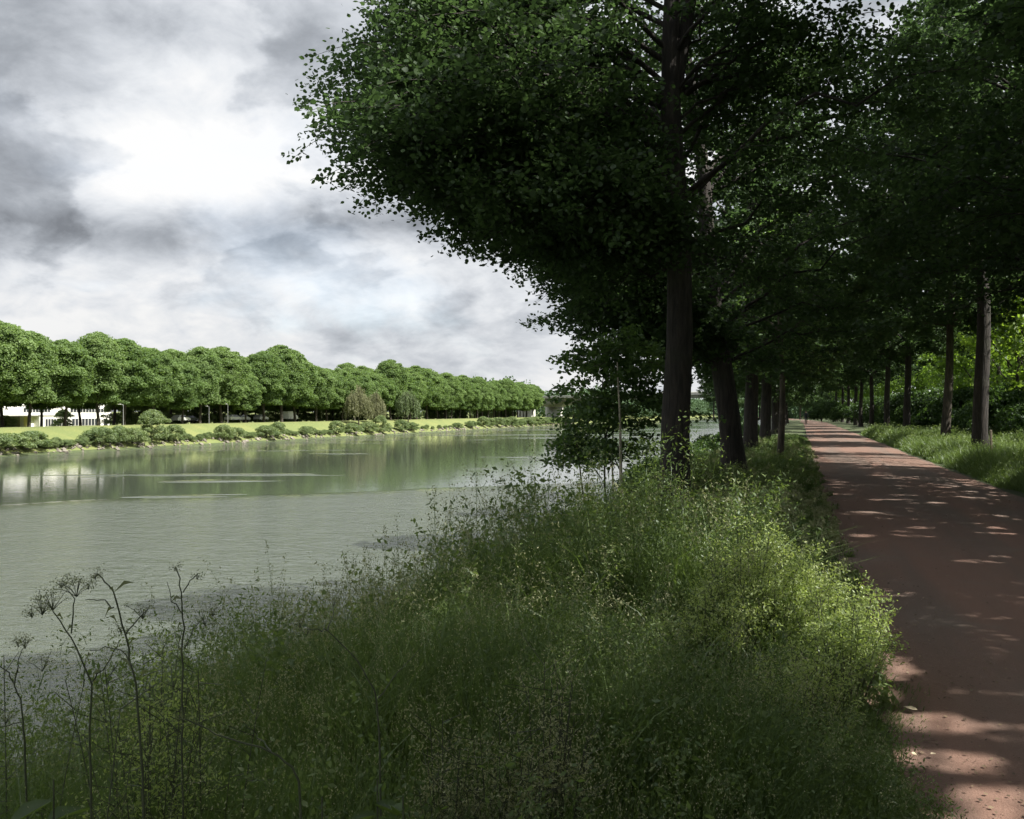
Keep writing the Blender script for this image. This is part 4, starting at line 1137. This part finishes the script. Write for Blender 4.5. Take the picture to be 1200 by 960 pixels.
def litter():
    rng = np.random.RandomState(55); n = 16000
    y = 2 + 38 * rng.uniform(size=n) ** 1.6; e = rng.uniform(size=n)
    x = np.where(e < .45, .4 + np.abs(rng.normal(size=n)) * .45, np.where(e < .75, 4.0 - np.abs(rng.normal(size=n)) * .5, rng.uniform(.4, 4.0, n)))
    k = (x > .3) & (x < 4.1); x, y = x[k], y[k]; n = len(x)
    cz = .012 + .03 * (1 - (2 * (x - .42) / 3.6 - 1) ** 2) + .008
    v, f = leaves(np.stack([x, y, cz], -1), np.array([0, 0, 1.0]) + rng.normal(size=(n, 3)) * .22, .006 + .02 * rng.uniform(size=n) ** 3.5, rng)
    o = link("leaf_litter", np_mesh("leaf_litter", v, f, [M["litter"]], tint=np.repeat(rng.uniform(0, 1, n), 4)))
    tag(o, "crumbs of dry leaves and husks strewn on the path", kind="stuff")
litter()

# ------------------------------------------------------------------ single plants in the meadow
def herb_clump(name, x, y, h, r, n, m, size, label, seed, cat="plant", group=None, asp=.5, airy=.05):
    rng = np.random.RandomState(seed); z = float(terrain(x, y))
    root = tag(empty(name, (x, y, z)), label, cat, group)
    T = Tubes(); P = []
    for k in range(n):
        az = rng.uniform(0, 6.28); rr_ = r * math.sqrt(rng.uniform()); hh = h * rng.uniform(.6, 1.08) * (1 - .3 * (rr_ / r) ** 2)
        a = np.array([math.cos(az) * rr_ * .35, math.sin(az) * rr_ * .35, 0]); b = np.array([math.cos(az) * rr_, math.sin(az) * rr_, hh])
        q = np.linspace(0, 1, 6)[:, None]; pts = a + (b - a) * q + np.array([0, 0, .12 * hh]) * q * (1 - q) * 2
        T.add(pts, np.linspace(.0035, .0015, 6), 3)
        for s in range(5):   # side sprays near the top
            u = rng.uniform(.45, 1); c0 = a + (b - a) * u + np.array([0, 0, .24 * hh * u * (1 - u)])
            dd = unit(np.array([[rng.normal(), rng.normal(), rng.uniform(.2, 1.2)]]))[0]; l = rng.uniform(.06, .16)
            T.add(np.array([c0, c0 + dd * l * .6, c0 + dd * l]), [.0018, .0015, .001], 3)
            mm = 26; P.append(c0 + dd * l * rng.uniform(.1, 1.1, (mm, 1)) + rng.normal(size=(mm, 3)) * airy * .42)
    P = np.concatenate(P)
    v, f = leaves(P, rng.normal(size=(len(P), 3)) + [0, 0, .5], size * rng.uniform(.6, 1.4, len(P)), rng, LEAF4, None, asp)
    link("stem", T.mesh("stem", M["stalk"]), root)
    link("foliage", np_mesh("foliage", v, f, [M[m]], tint=np.repeat(np.clip(rng.normal(size=len(P)) * .22 + .5, 0, 1), 4)), root)
    return root
def gr(px, py, z=0.0):
    d = (CAM_H - z) / max((py - HOR) / F, 1e-6); p = at(px, py, d); return p[0], p[1]
HG = "sun brightened pale herb clumps at the path's edge"
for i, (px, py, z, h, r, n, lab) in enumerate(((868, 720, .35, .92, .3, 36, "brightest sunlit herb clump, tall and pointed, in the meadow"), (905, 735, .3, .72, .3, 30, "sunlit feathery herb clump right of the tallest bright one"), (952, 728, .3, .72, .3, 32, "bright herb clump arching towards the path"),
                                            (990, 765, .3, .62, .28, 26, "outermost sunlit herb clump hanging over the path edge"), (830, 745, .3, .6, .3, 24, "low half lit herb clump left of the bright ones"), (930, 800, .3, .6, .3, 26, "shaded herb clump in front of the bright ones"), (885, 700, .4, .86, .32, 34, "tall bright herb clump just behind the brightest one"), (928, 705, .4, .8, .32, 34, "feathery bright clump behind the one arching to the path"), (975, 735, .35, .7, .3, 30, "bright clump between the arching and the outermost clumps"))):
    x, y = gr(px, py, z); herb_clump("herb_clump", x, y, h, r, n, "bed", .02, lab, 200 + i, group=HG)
for i, (px, py, h, r, n, lab) in enumerate(((635, 935, .78, .2, 30, "buff feathery plume of dry grass at the photo's bottom middle"), (585, 955, .66, .16, 22, "small buff plume at the bottom edge, left of the bigger one"), (520, 950, .64, .14, 18, "slim buff plume near the bottom left of the middle plumes"), (690, 640, .75, .3, 26, "brownish dry grass tuft on the bank before the largest trunk"))):
    x, y = gr(px, py, .35); herb_clump("grass_plume", x, y, h, r, n, "seed", .012, lab, 230 + i, "grass plume", None, .5, .06)

c_ = at(178, 760, 2.9); h_ = at(178, 722, 2.9)[2] - float(terrain(c_[0], c_[1]))
herb_clump("herb_clump", c_[0], c_[1], h_, .2, 26, "bed", .014, "pale yellowish feathery plant against the water between two dark stalks", 260)
rs_ = random.Random(12)
for i in range(4):
    px_ = 15 + i * 75 + rs_.uniform(-10, 10); c_ = at(px_, 800, 2.7 + rs_.uniform(-.3, .6)); h_ = max(.5, at(px_, rs_.uniform(720, 790), 2.8)[2] - float(terrain(c_[0], c_[1])))
    herb_clump("wispy_weed", c_[0], c_[1], h_, .32, 7, "herb", .011, "wispy fine branched weed among the tall stalks at the water's side", 270 + i, "weed", "wispy weeds among the tall stalks", .5, .05)
# white flowers by the bright clump
def flower(px, py, d, s, label, seed):
    c = at(px, py, d); z = float(terrain(c[0], c[1])); rng = np.random.RandomState(seed)
    root = tag(empty("white_flower", (c[0], c[1], z)), label, "flower", "white flowers above the grass"); o = np.array([c[0], c[1], z])
    T = Tubes(); T.add(np.array([[.03, .02, 0], [.0, .02, (c[2] - z) * .6], [0, 0, c[2] - z]]), [.003, .0025, .0018], 4); link("stem", T.mesh("stem", M["stalk"]), root)
    P = np.array([[math.cos(a) * s * .5, math.sin(a) * s * .5, c[2] - z + .004] for a in np.arange(5) * 1.2566]); A = P - np.array([0, 0, c[2] - z])
    v, f = leaves(P, np.tile([0, -.6, .8], (5, 1)) + A * 3, s, rng, LEAF6, A); link("petal", np_mesh("petal", v, f, [M["flower"]]), root)
flower(848, 631, 8.4, .045, "white flower, the higher of two above the bright herbs", 1)
flower(851, 637, 8.3, .04, "white flower just below the higher one", 2)

# tall dark weed stalks against the water
def weed(label, depth, stems, heads, leaves_, seed):
    rng = np.random.RandomState(seed)
    b = at(*stems[0][0], depth); z = float(terrain(b[0], b[1])); o = np.array([b[0], b[1], z])
    root = tag(empty("tall_weed", o), label, "weed", "tall weed stalks against the water")
    for i, s in enumerate(stems):
        pts = [at(px, py, depth + (0 if i == 0 else rng.uniform(-.08, .08))) for px, py in s]
        if i == 0: pts = [np.array([b[0] + .02, b[1], z - .02])] + pts[1:]
        P = np.array(pts); t = np.linspace(0, len(P) - 1, len(P) * 4 - 3); idx = np.arange(len(P))
        C = np.stack([np.interp(t, idx, P[:, k]) for k in range(3)], -1)
        C[1:-1] = (C[:-2] + 6 * C[1:-1] + C[2:]) / 8 + rng.normal(size=(len(C) - 2, 3)) * .0022
        r0 = .0034 if i == 0 else .002
        T = Tubes(); T.add(C - o, np.linspace(r0, r0 * .45, len(C)), 6)
        link("stem" if i == 0 else "side_stem", T.mesh("stem", M["stalk"]), root)
    for px, py, s, n in heads:
        c = at(px, py, depth + rng.uniform(-.05, .05)); sd = s / F * depth
        T = Tubes(); P = []
        base = c - np.array([0, 0, sd * 1.3])
        for k in range(n):
            e = c + rng.normal(size=3) * sd * np.array([.75, .75, .55]); T.add(np.array([base, (base + e) / 2 + [0, 0, .004], e]) - o, [.0011, .0009, .0007], 3)
            P.append(e - o + rng.normal(size=(18, 3)) * np.array([.009, .009, .006]))
        P = np.concatenate(P); v, f = leaves(P, rng.normal(size=(len(P), 3)), .0052, rng, LEAF4, None, .6)
        tv, tf = np.concatenate(T.v), np.concatenate(T.f)
        link("flower_head", np_mesh("flower_head", np.concatenate([tv, v]), [tf, f + len(tv)], [M["stalk"], M["weed_head"]], tint=np.concatenate([np.zeros(len(tv)), np.repeat(rng.uniform(.2, .8, len(P)), 4)]),
             fmat=np.concatenate([np.zeros(len(tf)), np.ones(len(f))])), root)
    for (px, py, qx, qy) in leaves_:
        a = at(px, py, depth); e = at(qx, qy, depth + rng.uniform(-.08, .08)); m = (a + e) / 2 + [0, 0, .012]; wv = np.array([0, 0, 1.0]) * .005
        v = np.array([a, m - wv, e, m + wv]) - o
        link("leaf", np_mesh("leaf", v, np.array([[0, 1, 2, 3]]), [M["weed_head"]], tint=np.full(4, .3)), root)
weed("forked weed stalk with two bushy seed heads, left against the water", 2.3, [[(103, 1010), (106, 900), (107, 800), (92, 760), (62, 716)], [(84, 742), (87, 700), (72, 682)], [(107, 800), (125, 780), (140, 750)]],
     [(50, 704, 13, 12), (62, 700, 12, 10), (72, 680, 7, 7), (90, 686, 10, 9), (38, 715, 7, 6), (104, 683, 6, 5)], [(75, 728, 66, 722), (100, 775, 108, 768), (107, 798, 118, 785), (86, 735, 78, 742)], 1)
weed("tallest dark weed stalk bent at its tip over the water", 2.2, [[(171, 1010), (168, 900), (160, 800), (147, 745), (133, 692), (114, 672)], [(133, 712), (122, 702), (100, 703)], [(155, 780), (140, 758), (106, 762)], [(147, 745), (166, 722), (172, 716)]],
     [(112, 673, 5, 5), (168, 715, 8, 7), (142, 735, 5, 5)], [(133, 695, 158, 682), (133, 712, 122, 726), (140, 735, 128, 722), (150, 760, 160, 748), (160, 800, 176, 786), (158, 790, 140, 770), (136, 700, 128, 690)], 2)
weed("thin upright weed with a wispy top left of the middle", 2.6, [[(213, 1000), (214, 860), (214, 780), (215, 720), (214, 694), (206, 664)], [(215, 694), (224, 680), (232, 672)], [(215, 720), (203, 704), (196, 682)], [(216, 760), (226, 738), (240, 722)]],
     [(232, 674, 4, 4), (241, 722, 9, 8), (250, 712, 8, 7), (205, 665, 3, 3)], [(214, 702, 200, 706), (214, 730, 206, 742), (216, 770, 208, 760), (215, 770, 220, 752)], 3)
weed("small branching weed at the photo's left edge over the water", 2.5, [[(34, 1000), (30, 880), (26, 830), (14, 792), (-4, 776)], [(18, 800), (22, 772), (30, 752)], [(28, 846), (4, 850), (-10, 852)]],
     [(30, 750, 8, 7), (50, 775, 9, 8), (22, 752, 5, 5), (8, 840, 6, 6)], [(16, 795, 24, 788), (28, 840, 38, 828)], 4)
weed("dark forked stalk leaning over the grass left of centre", 2.4, [[(447, 985), (446, 900), (443, 818), (420, 775), (384, 739)], [(443, 818), (465, 790), (492, 760)], [(384, 739), (372, 738), (360, 738)], [(384, 739), (390, 720), (391, 708)]],
     [(360, 738, 5, 4), (391, 706, 4, 4), (352, 728, 6, 5)], [(420, 775, 412, 764), (443, 818, 450, 806)], 5)
weed("dark fallen stalk slanting through the grass at the lower left", 2.1, [[(362, 985), (350, 905), (318, 880), (270, 866), (216, 842)], [(318, 880), (300, 858), (285, 846)]], [(215, 841, 4, 4)], [(318, 880, 330, 868)], 6)

# broad leaved plants at the bottom edge
def broad(px, py, d, label, seed, n=15, L=.1):
    c = at(px, py, d); z = float(terrain(c[0], c[1])); rng = np.random.RandomState(seed); o = np.array([c[0], c[1], z])
    root = tag(empty("broadleaf_plant", o), label, "plant", "broad leaved plants low in the grass")
    H = c[2] - z
    T = Tubes(); T.add(np.array([[0, 0, 0], [.01, 0, H * .5], [0, .01, H]]), [.005, .004, .002], 5); link("stem", T.mesh("stem", M["stalk"]), root)
    for k in range(n):
        hz = H * (.45 + .55 * k / n); az = k * 2.4 + rng.uniform(-.3, .3); dd = np.array([math.cos(az), math.sin(az), .15]); l = L * rng.uniform(.7, 1.1) * (1.15 - .5 * k / n)
        sd = np.array([-math.sin(az), math.cos(az), 0]); V = []
        for u, w in ((0, .08), (.2, .2), (.45, .26), (.75, .16), (1, .01)):
            cc = np.array([0, 0, hz]) + dd * l * u + np.array([0, 0, -.35]) * l * u ** 2
            V += [cc - sd * w * l + [0, 0, .03 * w], cc + np.array([0, 0, -.012 * (w > .1)]), cc + sd * w * l + [0, 0, .03 * w]]
        V = np.array(V); f = np.array([[i * 3 + j, i * 3 + j + 1, i * 3 + j + 4, i * 3 + j + 3] for i in range(4) for j in range(2)])
        link("leaf", np_mesh("leaf", V, f, [M["herb"]], tint=np.full(len(V), rng.uniform(-.3, .1)), smooth=True), root)
broad(440, 915, 2.2, "broad leaved plant at the bottom edge left of the plumes", 1)
broad(470, 935, 2.0, "broad leaved plant nearest the bottom edge beside the slim plume", 2)
broad(375, 935, 2.1, "low broad leaved plant under the dark forked stalk", 3)
broad(60, 915, 2.3, "broad leaved plant in the lower left corner", 4, 8, .16)

# wooden stakes in the right verge, fallen leaves on the path
def stake(px, X, h, label):
    Y = y_on(px, X); z = float(terrain(X, Y))
    root = boxes("wooden_stake", M["stake"], [(-.03, .03, -.03, .03, -.2, h)], None, .008)
    root.location = (X, Y, z); root.rotation_euler = (.03, -.04, .3)
    tag(root, label, "stake", "wooden stakes in the right verge")
stake(1162, 5.4, 1.05, "weathered stake in the verge grass below the straight trunk")
stake(1041, 5.6, 1.2, "thin stake in the sunlit verge beside a far trunk")
def fallen(px, py, s, label, rz):
    x, y = gr(px, py, .035); rng = np.random.RandomState(int(px))
    V = np.array([[0, -.5, .0], [.3, -.25, .06], [.34, .1, .1], [0, .6, .03], [-.34, .1, .08], [-.3, -.25, .03], [0, .05, 0]]) * s
    f = np.array([[0, 1, 6], [1, 2, 6], [2, 3, 6], [3, 4, 6], [4, 5, 6], [5, 0, 6]])
    o = link("fallen_leaf", np_mesh("fallen_leaf", V, f, [M["dry_leaf"]])); o.location = (x, y, .04); o.rotation_euler = (0, 0, rz)
    tag(o, label, "leaf", "fallen leaves on the path")
fallen(1067, 831, .07, "larger pale dry leaf on the path beside the sun flecks", 1.1)
fallen(1071, 884, .035, "tiny pale leaf on the path nearest the grass edge", .3)
fallen(1093, 884, .03, "tiny pale leaf on the path nearer the bottom of the photo", 2.3)

# ------------------------------------------------------------------ walker far down the path
def person(x, y):
    root = tag(empty("person", (x, y, .03), rad(190)), "person in dark clothes walking far down the path", "person")
    J = {"pelvis": (0, 0, .95), "belly": (0, 0, 1.12), "chest": (0, -.02, 1.34), "neck": (0, -.01, 1.5), "head": (0, .02, 1.62), "crown": (0, .02, 1.73),
         "hl": (.1, 0, .92), "kl": (.11, .17, .5), "al": (.11, .12, .09), "tl": (.12, .29, .04), "hr": (-.1, 0, .92), "kr": (-.11, -.02, .5), "ar": (-.11, -.28, .13), "tr": (-.12, -.16, .03),
         "sl": (.2, -.01, 1.43), "el": (.26, -.1, 1.15), "wl": (.26, -.02, .9), "fl": (.25, .02, .82), "sr": (-.2, -.01, 1.43), "er": (-.26, .04, 1.15), "wr": (-.26, .2, .93), "fr": (-.25, .25, .86)}
    R = {"pelvis": .15, "belly": .14, "chest": .16, "neck": .065, "head": .1, "crown": .08, "hl": .1, "hr": .1, "kl": .065, "kr": .065, "al": .045, "ar": .045, "tl": .035, "tr": .035,
         "sl": .07, "sr": .07, "el": .05, "er": .05, "wl": .035, "wr": .035, "fl": .03, "fr": .03}
    E = [("pelvis", "belly"), ("belly", "chest"), ("chest", "neck"), ("neck", "head"), ("head", "crown"), ("pelvis", "hl"), ("hl", "kl"), ("kl", "al"), ("al", "tl"), ("pelvis", "hr"), ("hr", "kr"), ("kr", "ar"), ("ar", "tr"),
         ("chest", "sl"), ("sl", "el"), ("el", "wl"), ("wl", "fl"), ("chest", "sr"), ("sr", "er"), ("er", "wr"), ("wr", "fr")]
    names = list(J); me = bpy.data.meshes.new("body")
    me.from_pydata([J[n] for n in names], [(names.index(a), names.index(b)) for a, b in E], [])
    o = link("body", me, root)
    md = o.modifiers.new("skin", "SKIN")
    for i, n in enumerate(names):
        sv = me.skin_vertices[0].data[i]; sv.radius = (R[n], R[n]); sv.use_root = (n == "pelvis")
    o.modifiers.new("smooth", "SUBSURF").levels = 1
    dg = bpy.context.evaluated_depsgraph_get(); ev = bpy.data.meshes.new_from_object(o.evaluated_get(dg))
    o.modifiers.clear(); o.data = ev
    ev.materials.clear()
    for k in ("skin", "jacket", "trousers"): ev.materials.append(M[k])
    for p in ev.polygons:
        z = p.center.z; hand = abs(p.center.x) > .2 and z < .93
        p.material_index = 0 if z > 1.5 or hand else (1 if z > .95 or abs(p.center.x) > .2 else 2); p.use_smooth = True
    bm = bmesh.new(); bmesh.ops.create_uvsphere(bm, u_segments=12, v_segments=8, radius=.115)
    for v in bm.verts: v.co = Vector((v.co.x, v.co.y - .012 + .02, max(v.co.z, -.03) + 1.68))
    h = bpy.data.meshes.new("hair"); bm.to_mesh(h); bm.free(); h.materials.append(M["hair"]); link("hair", h, root)
px_, py_ = gr(944.5, 498, 0)
person(px_, py_)

# ------------------------------------------------------------------ render settings
SC.render.engine = "CYCLES"
c = SC.cycles
c.max_bounces = 8; c.diffuse_bounces = 6; c.glossy_bounces = 3; c.transmission_bounces = 4; c.transparent_max_bounces = 4
c.caustics_reflective = False; c.caustics_refractive = False
c.use_adaptive_sampling = True; c.adaptive_threshold = .015
c.sample_clamp_indirect = 6
c.use_denoising = True
try: c.denoiser = "OPENIMAGEDENOISE"
except Exception: pass
SC.view_settings.view_transform = "Standard"
SC.view_settings.look = "None"
SC.view_settings.exposure = 1.76
SC.view_settings.gamma = 1.0
